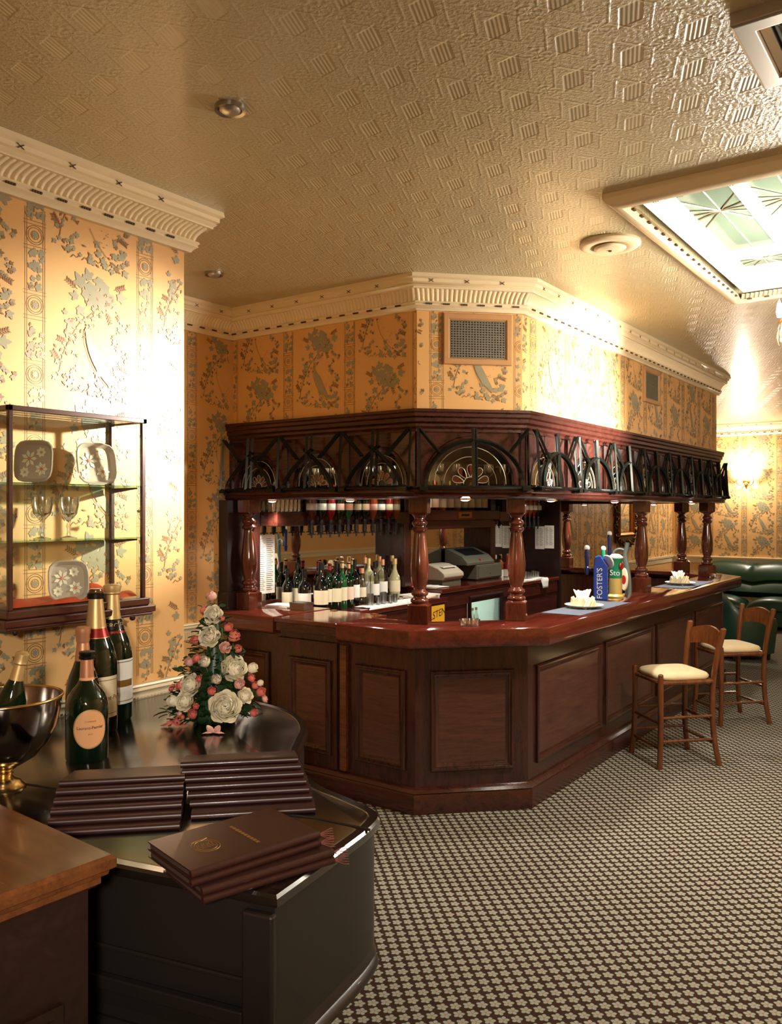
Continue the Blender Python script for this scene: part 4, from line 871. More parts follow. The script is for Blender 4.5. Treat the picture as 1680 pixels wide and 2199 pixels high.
# ================================================================= NEAR LEFT: PIANO AND WHAT STANDS ON IT
LZ = .95
lid = [(-2.945, .86), (-2.20, 1.03), (-1.614, 1.172), (-1.372, 1.230), (-1.20, 1.272)]
curve = smooth_path([(-1.20, 1.272), (-1.235, 1.50), (-1.272, 1.70), (-1.318, 1.785), (-1.43, 1.826), (-1.573, 1.862), (-1.70, 1.932), (-1.844, 2.06), (-1.94, 2.19), (-2.05, 2.338), (-2.226, 2.468), (-2.47, 2.525), (-2.72, 2.500), (-2.945, 2.430)], 6)
LID = lid[:-1] + curve
def inset(P, d):
    out = []; n = len(P)
    for i in range(n):
        a = (Vector(P[i])-Vector(P[i-1])); c = (Vector(P[(i+1) % n])-Vector(P[i])); a.normalize(); c.normalize()
        n1 = Vector((-a.y, a.x)); n2 = Vector((-c.y, c.x)); m = n1+n2; k = d/max(.35, 1+n1.dot(n2)); out.append((P[i][0]+m.x*k, P[i][1]+m.y*k))
    return out
pn = thing('grand_piano', 'closed black grand piano against the papered pier, with bottles and menus on its lid', 'piano', (0, 0, 0))
def loop(P, z): return [(p[0], p[1], z) for p in P]
b = MB(); b.rings([loop(inset(LID, .012), .922), loop(inset(LID, .002), .925), loop(LID, .932), loop(inset(LID, .001), .944), loop(inset(LID, .007), LZ), loop(inset(LID, .03), LZ), loop(inset(LID, .032), LZ-.0015), loop(inset(LID, .036), LZ)])
obj('lid', b, M['black'], pn, smooth=35)
b = MB(); d = Vector((.957, .119, 0))
b.tube([(-2.93, 1.19, LZ+.0005), (-2.20, 1.392, LZ+.0005), (-1.42, 1.655, LZ+.0005), (-1.262, 1.672, LZ+.0005)], .0035, 6); obj('lid_hinge', b, M['blackside'], pn)
RIM = inset(LID, .016)
b = MB(); b.rings([loop(RIM, .62), loop(RIM, .921)]); obj('rim', b, M['blackside'], pn, smooth=30)
b = MB(); b.rings([loop(inset(LID, .03), .555), loop(inset(LID, .008), .560), loop(inset(LID, .004), .572), loop(inset(LID, .008), .584), loop(inset(LID, .016), .590), loop(inset(LID, .010), .600), loop(inset(LID, .014), .612), loop(RIM, .62)]); obj('rim_moulding', b, M['blackside'], pn, smooth=35)
b = MB(); b.rings([loop(inset(LID, .10), .46), loop(inset(LID, .07), .556)]); obj('underframe', b, M['blackside'], pn)
b = MB()
for (x, y) in ((-1.36, 1.50),): b.rings([[(x+s*q[0], y+s*q[1], z) for q in ((-1, -1), (1, -1), (1, 1), (-1, 1))] for s, z in ((.045, .06), (.05, .10), (.085, .40), (.09, .46))])
obj('leg', b, M['black'], pn, bevel=.006)
for (x, y) in ((-2.72, 1.12), (-2.45, 2.30)):
    b = MB(); b.rings([[(x+s*q[0], y+s*q[1], z) for q in ((-1, -1), (1, -1), (1, 1), (-1, 1))] for s, z in ((.045, .06), (.05, .10), (.085, .40), (.09, .46))]); obj('leg', b, M['black'], pn, bevel=.006)
for (x, y) in ((-1.36, 1.50), (-2.72, 1.12), (-2.45, 2.30)):
    b = MB(); b.lathe([(0, 0), (.022, 0), (.03, .03), (.022, .06), (0, .06)], 14, (x, y, 0)); obj('castor', b, M['brass'], pn, smooth=40)
FMp = face_M((-2.93, .8665), (.9730, .2306))
b = MB(); b.box(.05, 1.70, .67, .70, 0.0, .02, 0, FMp); b.box(.05, 1.70, .755, .765, 0.0, .008, 0, FMp); obj('keyslip', b, M['blackside'], pn, bevel=.003)
b = MB(); b.rings([[(1.70, .60, w_), (1.775, .60, w_), (1.775, .915, w_), (1.70, .915, w_)] for w_ in (0, .022)], 0, FMp); obj('key_cheek', b, M['blackside'], pn, bevel=.006)
# ---- champagne bottles
def champagne(label, loc, h, r, rz, parts):
    t = thing('champagne_bottle', label, 'bottle', loc, rz, 'champagne bottles on the piano')
    b = MB(); P = [(.0, .012), (.6, .004), (.93, 0), (1, .02), (1.0, .40), (.985, .47), (.93, .53), (.80, .595), (.60, .665), (.44, .73), (.36, .79), (.315, .86), (.30, .955)] if parts != 'oval' else [(.0, .012), (.6, .004), (.93, 0), (1, .02), (1.0, .46), (.97, .53), (.88, .59), (.68, .65), (.45, .70), (.32, .755), (.275, .82), (.26, .955), ]
    b.lathe([(q*r, z*h) for q, z in P], 36); obj('glass_body', b, M['green'], t, smooth=40)
    nr = (.305 if parts != 'oval' else .265)*r
    return t, nr
def band(name, t, r, z0, z1, mat, a0=0, a1=360, r1=None, n=28):
    b = MB(); r1 = r1 or r; P = []
    for (rr, z) in ((r, z0), (r1, z1)): P.append([(rr*math.cos(R(a0+(a1-a0)*k/n)), rr*math.sin(R(a0+(a1-a0)*k/n)), z) for k in range(n+1)])
    b.rings(P, 0, None, False, False); return obj(name, b, M[mat], t, smooth=60)
CAMA = lambda x, y: math.degrees(math.atan2(-y, -x))   # heading towards the viewer's side of the room
# front bottle with oval salmon label
x, y = -2.37, 1.626; h, r = .345, .066
t, nr = champagne('squat dark champagne bottle with an oval salmon label, nearest on the piano', (x, y, LZ), h, r, 0, 'oval')
b = MB(); b.lathe([(r*.30, .735*h), (r*.40, .700*h), (r*.385, .72*h), (r*.34, .76*h)], 24, cap=False); obj('collar', b, M['pinklabel'], t, smooth=40)
band('neck_foil', t, r*.34, .755*h, .925*h, 'copper', r1=r*.30); b = MB(); b.lathe([(r*.31, .925*h), (r*.38, .93*h), (r*.39, .95*h), (r*.33, .96*h), (r*.38, .975*h), (r*.38, .995*h), (r*.3, h), (0, h)], 24); obj('black_crown', b, M['blackfoil'], t, smooth=40)
def oval_on(t, r, zc, hw, hh, mat, ca, name, off=.0008):
    b = MB(); vs = []; fs = []; n = 32; m = 6
    for j in range(m+1):
        for i in range(n):
            q = j/m; a = 2*math.pi*i/n; u = hw*q*math.cos(a); v = hh*q*math.sin(a); th = R(ca)+u/r; vs.append(((r+off)*math.cos(th), (r+off)*math.sin(th), zc+v))
    b.add(vs, [(j*n+i, j*n+(i+1) % n, (j+1)*n+(i+1) % n, (j+1)*n+i) for j in range(m) for i in range(n)]); return obj(name, b, M[mat], t, smooth=60)
ca = CAMA(x, y)+9
oval_on(t, r, .108, .054, .062, 'foil', ca, 'label_border', .0006); lo = oval_on(t, r, .108, .050, .058, 'pinklabel', ca, 'oval_label', .0011)
def cyl_M(ca, r, z): 
    th = R(ca); n = Vector((math.cos(th), math.sin(th), 0)); s = Vector((-math.sin(th), math.cos(th), 0))
    return Matrix(((s.x, 0, n.x, n.x*r), (s.y, 0, n.y, n.y*r), (0, 1, 0, z), (0, 0, 0, 1)))
text('lettering', 'Laurent-Perrier', .0135, M['ink'], t, cyl_M(ca, r+.0015, .112), r, .0003)
text('lettering', 'CHAMPAGNE', .006, M['goldink'], t, cyl_M(ca, r+.0015, .132), r, .0002); text('lettering', 'BRUT', .006, M['goldink'], t, cyl_M(ca, r+.0015, .092), r, .0002)
# shorter bottle half hidden behind it
x, y = -2.50, 1.70; h, r = .405, .056
t, nr = champagne('champagne bottle with copper foil neck, mostly hidden behind the oval label bottle', (x, y, LZ), h, r, 0, 'tall')
band('neck_foil', t, r*.47, .72*h, .90*h, 'copper', r1=r*.33); b = MB(); b.lathe([(r*.34, .86*h), (r*.40, .885*h), (r*.40, .93*h), (r*.44, .945*h), (r*.44, .985*h), (r*.34, h), (0, h)], 24); obj('foil_cap', b, M['copper'], t, smooth=40)
ca = CAMA(x, y)+50; band('shield_label', t, r*1.01, .10*h, .48*h, 'label', ca-45, ca+35); band('neck_label', t, r*.84, .575*h, .66*h, 'foil', ca-60, ca+50, r*.62)
# two jeroboams
x, y = -2.635, 1.845; h, r = .515, .076
t, nr = champagne('tall champagne bottle with long gold neck and black top, left of the tall pair', (x, y, LZ), h, r, 0, 'tall')
band('neck_foil', t, r*.47, .735*h, .93*h, 'foil', r1=r*.325); b = MB(); b.lathe([(r*.33, .93*h), (r*.40, .932*h), (r*.41, .965*h), (r*.36, .972*h)], 24, cap=False); obj('black_crown', b, M['blackfoil'], t, smooth=40)
b = MB(); b.lathe([(r*.30, .965*h), (r*.33, .985*h), (r*.28, 1.0*h), (0, 1.003*h)], 20); obj('cork', b, M['cabwood'], t, smooth=50)
band('neck_band', t, r*.62, .665*h, .735*h, 'redfoil', r1=r*.475); band('gold_line', t, r*.625, .66*h, .672*h, 'foil', r1=r*.60); band('gold_line', t, r*.50, .722*h, .735*h, 'foil', r1=r*.478)
ca = CAMA(x, y)+38; lb_ = band('paper_label', t, r*1.008, .115*h, .40*h, 'label', ca-50, ca+30)
text('lettering', 'Laurent-Perrier', .024, M['goldink'], t, cyl_M(ca+6, r*1.012, .25*h), r*1.012, .0003); band('label_line', t, r*1.0095, .14*h, .145*h, 'goldink', ca-46, ca+26); band('label_line', t, r*1.0095, .372*h, .377*h, 'goldink', ca-46, ca+26)
x, y = -2.74, 1.99
t, nr = champagne('tall champagne bottle with gold wired cap and cream label, right of the tall pair', (x, y, LZ), h, r, 0, 'tall')
band('neck_foil', t, r*.45, .745*h, .935*h, 'foil', r1=r*.325); b = MB(); b.lathe([(r*.34, .925*h), (r*.44, .935*h), (r*.44, .945*h), (r*.40, .95*h), (r*.43, .97*h), (r*.43, .99*h), (r*.34, h), (0, 1.003*h)], 24); obj('wired_cap', b, M['foil'], t, smooth=40)
band('neck_band', t, r*.60, .672*h, .735*h, 'blackfoil', r1=r*.47); text('lettering', 'MERCIER', .026, M['foil'], t, cyl_M(CAMA(x, y)+10, r*.545, .70*h), r*.54, .0003)
band('red_line', t, r*.68, .635*h, .66*h, 'redfoil', r1=r*.625); ca = CAMA(x, y)+18; band('paper_label', t, r*1.008, .13*h, .455*h, 'labelw', ca-70, ca+60)
band('label_line', t, r*1.0095, .435*h, .44*h, 'ink', ca-70, ca+60); band('label_line', t, r*1.0095, .15*h, .155*h, 'goldink', ca-70, ca+60); band('brown_patch', t, r*1.0095, .255*h, .305*h, 'goldink', ca-8, ca+50)
# ---- wine bucket on a foot with a bottle in it
bk = thing('wine_bucket', 'polished footed champagne bowl with a gold rim and stem, cut by the left edge', 'ice bucket', (-2.315, 1.315, LZ))
b = MB(); b.lathe([(.022, .058), (.05, .066), (.09, .090), (.122, .128), (.144, .175), (.154, .225), (.158, .258), (.152, .258), (.148, .225), (.138, .18), (.116, .135), (.085, .10), (.045, .078), (0, .074)], 44); obj('bowl', b, M['bucketm'], bk, smooth=50)
b = MB(); b.tube([(.158*math.cos(a*.1309), .158*math.sin(a*.1309), .260) for a in range(48)], .0045, 8, 0, None, True); obj('rim', b, M['gold'], bk, smooth=60)
b = MB(); b.lathe([(0, 0), (.058, 0), (.060, .005), (.048, .014), (.046, .020), (.030, .028), (.022, .036), (.027, .042), (.020, .048), (.034, .056), (.036, .062), (.02, .066), (0, .066)], 32); obj('stem_foot', b, M['gold'], bk, smooth=50)
bt = thing('champagne_bottle', 'champagne bottle with gold foil neck leaning inside the footed bowl', 'bottle', (-2.345, 1.315, 1.045), 0, 'champagne bottles on the piano')
bt.rotation_euler = (R(-9), R(10), 0); h, r = .30, .044
b = MB(); b.lathe([(q*r, z*h) for q, z in ((0, 0), (.93, 0), (1, .02), (1, .42), (.93, .53), (.60, .665), (.42, .74), (.33, .84), (.30, .955))], 24); obj('glass_body', b, M['green'], bt, smooth=40)
band('neck_foil', bt, r*.46, .72*h, .9*h, 'foil', r1=r*.34); b = MB(); b.lathe([(r*.34, .87*h), (r*.46, .89*h), (r*.42, .91*h), (r*.45, .95*h), (r*.45, .98*h), (r*.3, h), (0, 1.005*h)], 20); obj('foil_cap', b, M['foil'], bt, smooth=40); band('red_band', bt, r*.60, .655*h, .715*h, 'redfoil', r1=r*.47)
# ---- menus
MPROTO = {}
def menu(label, loc, rz, group, gilt=False, tas=False):
    if not gilt and tas in MPROTO: return dup(MPROTO[tas], loc, rz, label, group)
    t = thing('menu_folder', label, 'menu', loc, rz, group); L, D, Tt = .32, .205, .0172; Tr = Tt if tas else .0114
    b = MB(); n = 8; P = [(.0085-.0085*math.sin(math.pi*k/n), Tt/2-Tt/2*math.cos(math.pi*k/n)) for k in range(n+1)]
    sec = P + [(D, Tr), (D, Tr-.0024), (.012, Tt-.0030), (.012, .0026), (D, .0024), (D, 0)]
    b.rings([[(x, p[0], p[1]) for p in sec] for x in (0, L)]); obj('cover', b, M['leather'], t, smooth=40)
    b = MB(); b.rings([[(x_, .0122, .0028), (x_, D-.005, .0026), (x_, D-.005, Tr-.0026), (x_, .0122, Tt-.0033)] for x_ in (.004, L-.004)]); obj('pages', b, M['leatherp'], t)
    b = MB()
    for k in range(5 if tas else 0): b.tube([(L-.002, .006, Tt*.5), (L+.006, .002, Tt*.5+.002*k-.003), (L+.02+.004*k, -.006+.004*k, Tt*.35+.0035*(k-2)), (L+.03+.003*k, -.012+.006*k, Tt*.25+.003*(k-2))], .0009, 5)
    if tas: obj('tassel', b, M['cord'], t, label='thin reddish cord tassel')
    if gilt:
        b = MB(); cx, cy = .085, .10
        for q in (.030, .024): b.tube([(cx+q*math.cos(a*.262), cy+q*1.15*math.sin(a*.262), Tt+.0003) for a in range(24)], .0007, 4, 0, None, True)
        for k in range(7): b.tube([(cx-.018+.006*k, cy-.012, Tt+.0003), (cx-.021+.006*k, cy+.006*(1 if k % 2 else -1), Tt+.0003), (cx-.016+.006*k, cy+.014, Tt+.0003)], .0008, 4)
        b.tube([(cx-.02, cy+.034, Tt+.0003), (cx+.002, cy+.028, Tt+.0003), (cx+.022, cy+.036, Tt+.0003)], .001, 4); obj('gilt_emblem', b, M['goldink'], t)
        b = MB(); [b.box(.178, .186, .04+.0125*k, .049+.0125*k, Tt+.0001, Tt+.0007) for k in range(10)]; obj('gilt_title', b, M['goldink'], t)
    else: MPROTO[tas] = t
    return t
c45 = math.cos(R(45)); TILT = math.atan((.0172-.0114)/.205)
def lean_stack(i, x0_, y0_, steps):
    # each wedge shaped menu lies on the sloping top of the one below, set back by its step
    back, z = 0.0, LZ+.0008
    for k in range(i):
        t_ = TILT*(k+1); z += .0176*math.cos(TILT*k)-steps[k]*math.sin(t_); back += .0176*math.sin(TILT*k)+steps[k]*math.cos(t_)
    return (x0_-back*c45, y0_+back*c45, z), -TILT*i
for i in range(6):
    s = .028*i; lbl = f'burgundy leather menu in the left stepped stack on the piano, {["lowest", "second from the bottom", "third from the bottom", "fourth from the bottom", "fifth from the bottom", "topmost"][i]}'
    pos, tl = lean_stack(i, -1.872+.002*(i % 2), 1.166, [.029]*6)
    m_ = menu(lbl, pos, R(45), 'menus in the left stack'); m_.rotation_euler = (tl, 0, R(45))
for i in range(7):
    s = .019*i+(.03 if i else 0); lbl = f'burgundy leather menu in the right stepped stack on the piano, {["lowest", "second from the bottom", "third from the bottom", "fourth from the bottom", "fifth from the bottom", "sixth from the bottom", "topmost"][i]}'
    pos, tl = lean_stack(i, -1.672-.005*i, 1.452-.004*i, [.045]+[.016]*6)
    m_ = menu(lbl, pos, R(45), 'menus in the right stack'); m_.rotation_euler = (tl, 0, R(45))
for i in range(4):
    lbl = 'burgundy leather menu with gilt emblem facing up, on top of the front stack' if i == 3 else f'burgundy leather menu in the front stack, {["lowest", "second from the bottom", "directly under the gilt emblem one"][i]}'
    off = (.016, .014, .0, .0)[i]
    menu(lbl, (-1.309+off*.35+.012*(i < 2), 1.139+off, LZ+.0008+.0178*i), R(75+(-1.5 if i < 2 else .5*i)), 'menus in the front stack', i == 3, True)
# ---- flower arrangement
def petal_ring(b, n, rad, hgt, curl, width, tilt, phase, mi=0, sc=1.0):
    for q in range(n):
        a0 = phase+2*math.pi*q/n; P = []
        for j in range(5):
            v = j/4; row_ = []
            for i in range(5):
                u = (i-2)/2; wd = width*math.sin(math.pi*min(.93, .18+.72*v)); rr = rad*(math.sin(tilt*v)**.9 if v > 0 else 0)+curl*rad*v**4; z = hgt*v-curl*hgt*.5*v**4-.10*rad*u*u*v
                a = a0+u*wd*(1.15-.35*v); rr2 = rr*(1-.10*u*u*(1-v))+.004*sc*math.sin(7*a+3*v)*v
                row_.append((rr2*math.cos(a), rr2*math.sin(a), z))
            P.append(row_)
        b.rings(P, mi, None, False, False)
def cup(b, n, rad, zs, th_end, width, phase, lip=.0, z0=0):
    for q in range(n):
        P = []
        for j in range(6):
            v = j/5; th = R(168-(168-th_end)*v); k = 1.0 if v < .55 else math.sqrt(max(.02, 1-((v-.55)/.47)**2)); row_ = []
            for i in range(7):
                u = (i-3)/3; a = phase+2*math.pi*q/n+u*width*(.45+.55*v if v < .55 else 1)*k; rr = rad*math.sin(th)*(1+.09*u)+lip*rad*v**5*(1-.4*u*u)
                row_.append((rr*math.cos(a), rr*math.sin(a), z0-rad*zs*math.cos(th)-lip*rad*.3*v**6))
            P.append(row_)
        b.rings(P, 0, None, False, False)
def rose_mb(Rr, full=True):
    b = MB()
    if full:
        for k, (n, q, te, w_, lp) in enumerate(((5, .92, 98, .86, .14), (5, .84, 80, .84, .12), (5, .70, 64, .86, .07), (5, .55, 52, .9, .03), (4, .42, 46, 1.0, 0), (3, .29, 42, 1.2, 0), (2, .17, 38, 1.6, 0))): cup(b, n, Rr*q, -.85, te, w_, k*.77, lp, Rr*.04*k)
    else:
        for k, (n, q, te, w_, lp) in enumerate(((4, .72, 58, 1.0, .08), (4, .60, 44, 1.0, .02), (3, .44, 36, 1.2, 0), (2, .26, 30, 1.7, 0))): cup(b, n, Rr*q, -1.25, te, w_, k*.8, lp, Rr*.05*k)
    return b
def rose_old(Rr, full=True):
    b = MB()
    if full:
        petal_ring(b, 5, Rr*1.0, Rr*.34, .18, .78, 1.5, .0, 0, Rr*10); petal_ring(b, 5, Rr*.82, Rr*.55, .12, .80, 1.35, .6, 0, Rr*10)
        petal_ring(b, 5, Rr*.60, Rr*.68, .05, .85, 1.25, .2, 0, Rr*10); petal_ring(b, 4, Rr*.40, Rr*.76, .0, .95, 1.2, .8, 0, Rr*10); petal_ring(b, 3, Rr*.22, Rr*.80, -.1, 1.1, 1.2, .3, 0, Rr*10)
    else:
        petal_ring(b, 4, Rr*.78, Rr*1.05, .05, .95, 1.3, .0, 0, Rr*8); petal_ring(b, 4, Rr*.58, Rr*1.25, -.05, .95, 1.3, .8, 0, Rr*8); petal_ring(b, 3, Rr*.34, Rr*1.30, -.2, 1.1, 1.3, .3, 0, Rr*8)
    return b
fa = thing('flower_arrangement', 'cone shaped arrangement of ivory roses and coral buds on the piano lid', 'flowers', (-2.40, 2.20, LZ))
FW = Vector((-math.sin(R(35.6)), math.cos(R(35.6)), 0)); RT = Vector((math.cos(R(35.6)), math.sin(R(35.6)), 0)); UP = Vector((0, 0, 1))
SCL = 3.18/1800/6.222
def fl_pos(x, y, push=0):
    Rh = max(40, (y-60)*.43); dx = x-765; dep = math.sqrt(max(0, Rh*Rh-dx*dx))*.75
    p = RT*(dx*SCL)+UP*((1790-y)*SCL)-FW*(dep*SCL+push); nrm = (RT*(dx/Rh)*.9+UP*.42-FW*(.35+dep/Rh)).normalized(); return p, nrm
rf = random.Random(4)
ivory = [(1085,1040,150),(1000,1495,175),(770,350,105),(700,945,85),(735,630,120),(510,1235,125),(1235,1395,92),(1285,1080,78),(870,1160,75),(450,1440,110),(280,1460,85),(1385,1280,48)]
coral = [(735,115,65),(615,300,52),(890,410,36),(1040,650,82),(955,775,62),(965,530,62),(1090,820,55),(585,905,56),(480,960,62),(635,1160,42),(370,1255,62),(820,1300,58),(1150,1240,72),(1270,1210,52),(1320,1310,52),(1395,1395,66),(1450,1490,42),(1340,1615,52),(590,1580,66),(630,1485,32),(410,1590,32),(450,1625,36),(195,1340,46),(540,690,62),(750,622,42)]
for k, (x, y, s) in enumerate(ivory):
    p, nrm = fl_pos(x, y, .01); b = rose_mb(s*SCL*1.22, s > 88); mt = nrm.to_track_quat('Z', 'Y').to_matrix().to_4x4(); mt.translation = p
    b.v = [tuple(mt @ Vector(v)) for v in b.v]; obj('rose', b, M['rosew'], fa, smooth=70, label='large open ivory rose' if s > 88 else 'small ivory rose')
for k, (x, y, s) in enumerate(coral):
    p, nrm = fl_pos(x, y, .012); b = rose_mb(s*SCL*1.32, k % 3 == 1); nrm = (nrm+Vector((rf.uniform(-.4, .4), rf.uniform(-.4, .4), .3))).normalized(); mt = nrm.to_track_quat('Z', 'Y').to_matrix().to_4x4(); mt.translation = p
    b.v = [tuple(mt @ Vector(v)) for v in b.v]; obj('bud', b, M['rosep' if k % 4 else 'rosepl'], fa, smooth=70, label='coral pink bud')
b = MB(); p, nrm = fl_pos(900, 1800, .03)
for q in range(6):
    a = q*1.047; d_ = (RT*math.cos(a)+UP*math.sin(a)*.9-FW*.35).normalized(); s_ = d_.cross(FW).normalized()
    b.rings([[tuple(p+d_*l+s_*w2*u-FW*(.006*(1-abs(u)))) for u in (-1, 0, 1)] for l, w2 in ((.0, .002), (.012, .010), (.028, .012), (.042, .006), (.046, .001))], 0, None, False, False)
b.v = [(v[0], v[1], max(.004, v[2])) for v in b.v]; obj('lily', b, M['rosepl'], fa, smooth=60, label='pink alstroemeria bloom at the front')
b = MB()
def leafpatch(p, d_, n_, l, wd):
    s_ = d_.cross(n_).normalized(); vs = []
    for t_, q in ((0, .05), (.3, .8), (.6, 1), (.85, .55), (1, .02)):
        for u in (-1, 0, 1): vs.append(tuple(p+d_*(l*t_)+s_*(wd*q*u)+n_*(abs(u)*wd*.35-l*.25*t_*t_)))
    b.add(vs, [(3*i+j, 3*i+j+1, 3*i+4+j, 3*i+3+j) for i in range(4) for j in range(2)])
for k in range(720):
    y = 250+1480*math.sqrt(rf.random()); Rh = (y-60)*.43; a = rf.uniform(0, 2*math.pi); q = rf.uniform(.35, .92)
    p = (RT*math.cos(a)-FW*math.sin(a)*.75)*(Rh*q*SCL)+UP*((1790-y)*SCL)
    o_ = (RT*math.cos(a)-FW*math.sin(a)+UP*rf.uniform(-.2, .7)+Vector((rf.gauss(0, .3), rf.gauss(0, .3), 0))).normalized(); n_ = (UP+Vector((rf.gauss(0, .4), rf.gauss(0, .4), 0))).normalized()
    leafpatch(p, o_, n_, rf.uniform(.025, .05), rf.uniform(.006, .012))
for k in range(46):
    a = rf.uniform(2.4, 3.6) if k < 26 else rf.uniform(0, 6.28); p = (RT*math.cos(a)-FW*math.sin(a)*.75)*rf.uniform(.09, .145)+UP*rf.uniform(.02, .06)
    o_ = (RT*math.cos(a)-FW*math.sin(a)+UP*rf.uniform(-.25, .2)).normalized(); leafpatch(p, o_, UP, rf.uniform(.03, .055), rf.uniform(.005, .009))
for k in range(8):
    y = 120+rf.random()*200; p = RT*((rf.gauss(760, 60)-765)*SCL)+UP*((1790-y)*SCL); leafpatch(p, (RT*rf.choice((-1, 1))+UP*.6).normalized(), UP, .03, .005)
b.v = [(v[0], v[1], max(.003, v[2])) for v in b.v]
fo = obj('foliage', b, M['foliage'], fa, smooth=60, kind='stuff')
b = MB(); b.lathe([(0, .001), (.075, .001), (.09, .02), (.085, .05), (.06, .10), (.03, .26), (.006, .44), (0, .45)], 18); obj('foam_core', b, M['foliage'], fa, smooth=60)
b = MB(); [b.tube([tuple(UP*.10+RT*.01*k), tuple(fl_pos(x, y)[0]*.9)], .0022, 6) for k, (x, y, s) in enumerate(ivory[2:5]+coral[:5])]; obj('stem', b, M['stemg'], fa, smooth=60, kind='stuff')
p = thing('fallen_petals', 'wilted red lily petals lying on the piano lid left of the arrangement', 'petals', (-2.455, 2.05, LZ+.002))
b = MB()
for q in range(4):
    d_ = (RT*(.9-.6*q)+UP*.25*(q % 2)).normalized(); s_ = d_.cross(UP).normalized()
    b.rings([[tuple(RT*(.022*q-.03)+d_*l+s_*w2*u+UP*(.012*math.sin(l*60)+.008*(1-u*u)+.002)) for u in (-1, 0, 1)] for l, w2 in ((-.02, .004), (0, .014), (.02, .015), (.04, .004))], 0, None, False, False)
b.v = [(v[0], v[1], max(.001, v[2])) for v in b.v]; obj('petal', b, M['rosep'], p, smooth=60)
# ---- wooden cabinet at the lower left corner
cb = thing('wooden_cabinet', 'walnut topped dark cabinet in the lower left corner, in front of the piano', 'cabinet', (-1.447, 1.062, 0), R(-3))
def rc(x0_, x1_, y0_, y1_, z): return [(x0_, y0_, z), (x1_, y0_, z), (x1_, y1_, z), (x0_, y1_, z)]
b = MB(); W_, D_ = .50, .62; b.rings([rc(-W_+i, -i, -D_+i, -i, z) for i, z in ((.030, .985), (.022, .992), (.022, 1.004), (.012, 1.010), (.010, 1.018), (.0, 1.024), (.0, 1.042), (.008, 1.05))]); obj('worktop', b, M['cabwood'], cb, smooth=25)
b = MB(); b.box(-W_+.04, -.04, -D_+.04, -.04, .06, .986); b.box(-W_+.035, -.035, -D_+.035, -.035, 0, .08); obj('body', b, M['darkwood'], cb)
b = MB(); b.frame(.06, .52, .12, .78, [(0, 0), (0, .012), (.02, .014), (.03, .004), (.032, .002)], Matrix(((0, 0, 1, -.04), (1, 0, 0, -D_), (0, 1, 0, 0), (0, 0, 0, 1)))); obj('side_panel', b, M['darkwood'], cb, smooth=30)
# ---- wall display case
X0, X1, Y0, Y1 = -2.957, -2.742, 1.575, 2.148
dc = thing('display_case', 'glazed mahogany wall case with glass shelves on the papered pier', 'display case', (0, 0, 0))
b = MB(); b.box(X0, X1+.012, Y0-.012, Y1+.012, 1.372, 1.402); b.box(X0, X1+.028, Y0-.028, Y1+.030, 1.345, 1.372); b.box(X0, X1+.020, Y0-.02, Y1+.02, 1.332, 1.345); obj('base', b, M['mahog_y'], dc, bevel=.005)
for n_, (xa, xb, ya, yb, za, zb) in (('top_rail', (X0, X1+.004, Y0-.004, Y1+.004, 2.094, 2.112)),): b = MB(); b.box(xa, xb, ya, ya+.018, za, zb); b.box(xa, xb, yb-.018, yb, za, zb); b.box(xb-.018, xb, ya, yb, za, zb); obj(n_, b, M['mahog_y'], dc, bevel=.002)
for (xa, ya) in ((X1-.016, Y0), (X1-.016, Y1-.016), (X0, Y0), (X0, Y1-.016)):
    b = MB(); b.box(xa, xa+.016, ya, ya+.016, 1.402, 2.095); obj('post', b, M['mahog'], dc, bevel=.002)
for nm, bx in (('glass_pane', (X1-.009, X1-.006, Y0+.016, Y1-.016, 1.403, 2.094)), ('glass_pane', (X0+.016, X1-.016, Y1-.009, Y1-.006, 1.403, 2.094)), ('glass_pane', (X0+.016, X1-.016, Y0+.006, Y0+.009, 1.403, 2.094)), ('glass_pane', (X0+.003, X1-.018, Y0+.016, Y1-.016, 2.098, 2.102))):
    b = MB(); b.box(*bx); obj(nm, b, M['pane'], dc)
for z in (1.846, 1.642):
    b = MB(); b.box(X0+.006, X1-.020, Y0+.012, Y1-.012, z-.006, z); obj('glass_shelf', b, M['shelfglass'], dc)
    for yy in (Y0+.016, Y1-.026):
        b = MB(); b.add([(X0+.02, yy, z-.007), (X1-.03, yy, z-.007), (X1-.03, yy, z-.013), (X0+.02, yy, z-.03), (X0+.02, yy+.01, z-.007), (X1-.03, yy+.01, z-.007), (X1-.03, yy+.01, z-.013), (X0+.02, yy+.01, z-.03)], [(0, 1, 2, 3), (7, 6, 5, 4), (0, 4, 5, 1), (1, 5, 6, 2), (2, 6, 7, 3), (3, 7, 4, 0)]); obj('shelf_bracket', b, M['mahog'], dc)
b = MB(); b.lathe([(0, 0), (.006, 0), (.006, .014), (.010, .022), (0, .026)], 10, (0, 0, 0), 0, Matrix.Translation(((X0+X1)/2+.06, Y1, 1.745)) @ Matrix.Rotation(R(-90), 4, 'X')); obj('door_knob', b, M['mahog'], dc, smooth=50)
for yy in (Y0+.04, Y1-.04): b = MB(); b.ball((X1-.03, yy, 1.322), .012); obj('foot', b, M['mahog'], dc, smooth=50)
def se_ring(w_, h_, z, n=28, p=4.0):
    out = []
    for i in range(n):
        a = 2*math.pi*i/n; c_, s_ = math.cos(a), math.sin(a); k = (abs(c_)**p+abs(s_)**p)**(-1/p); out.append((w_*k*c_, h_*k*s_, z))
    return out
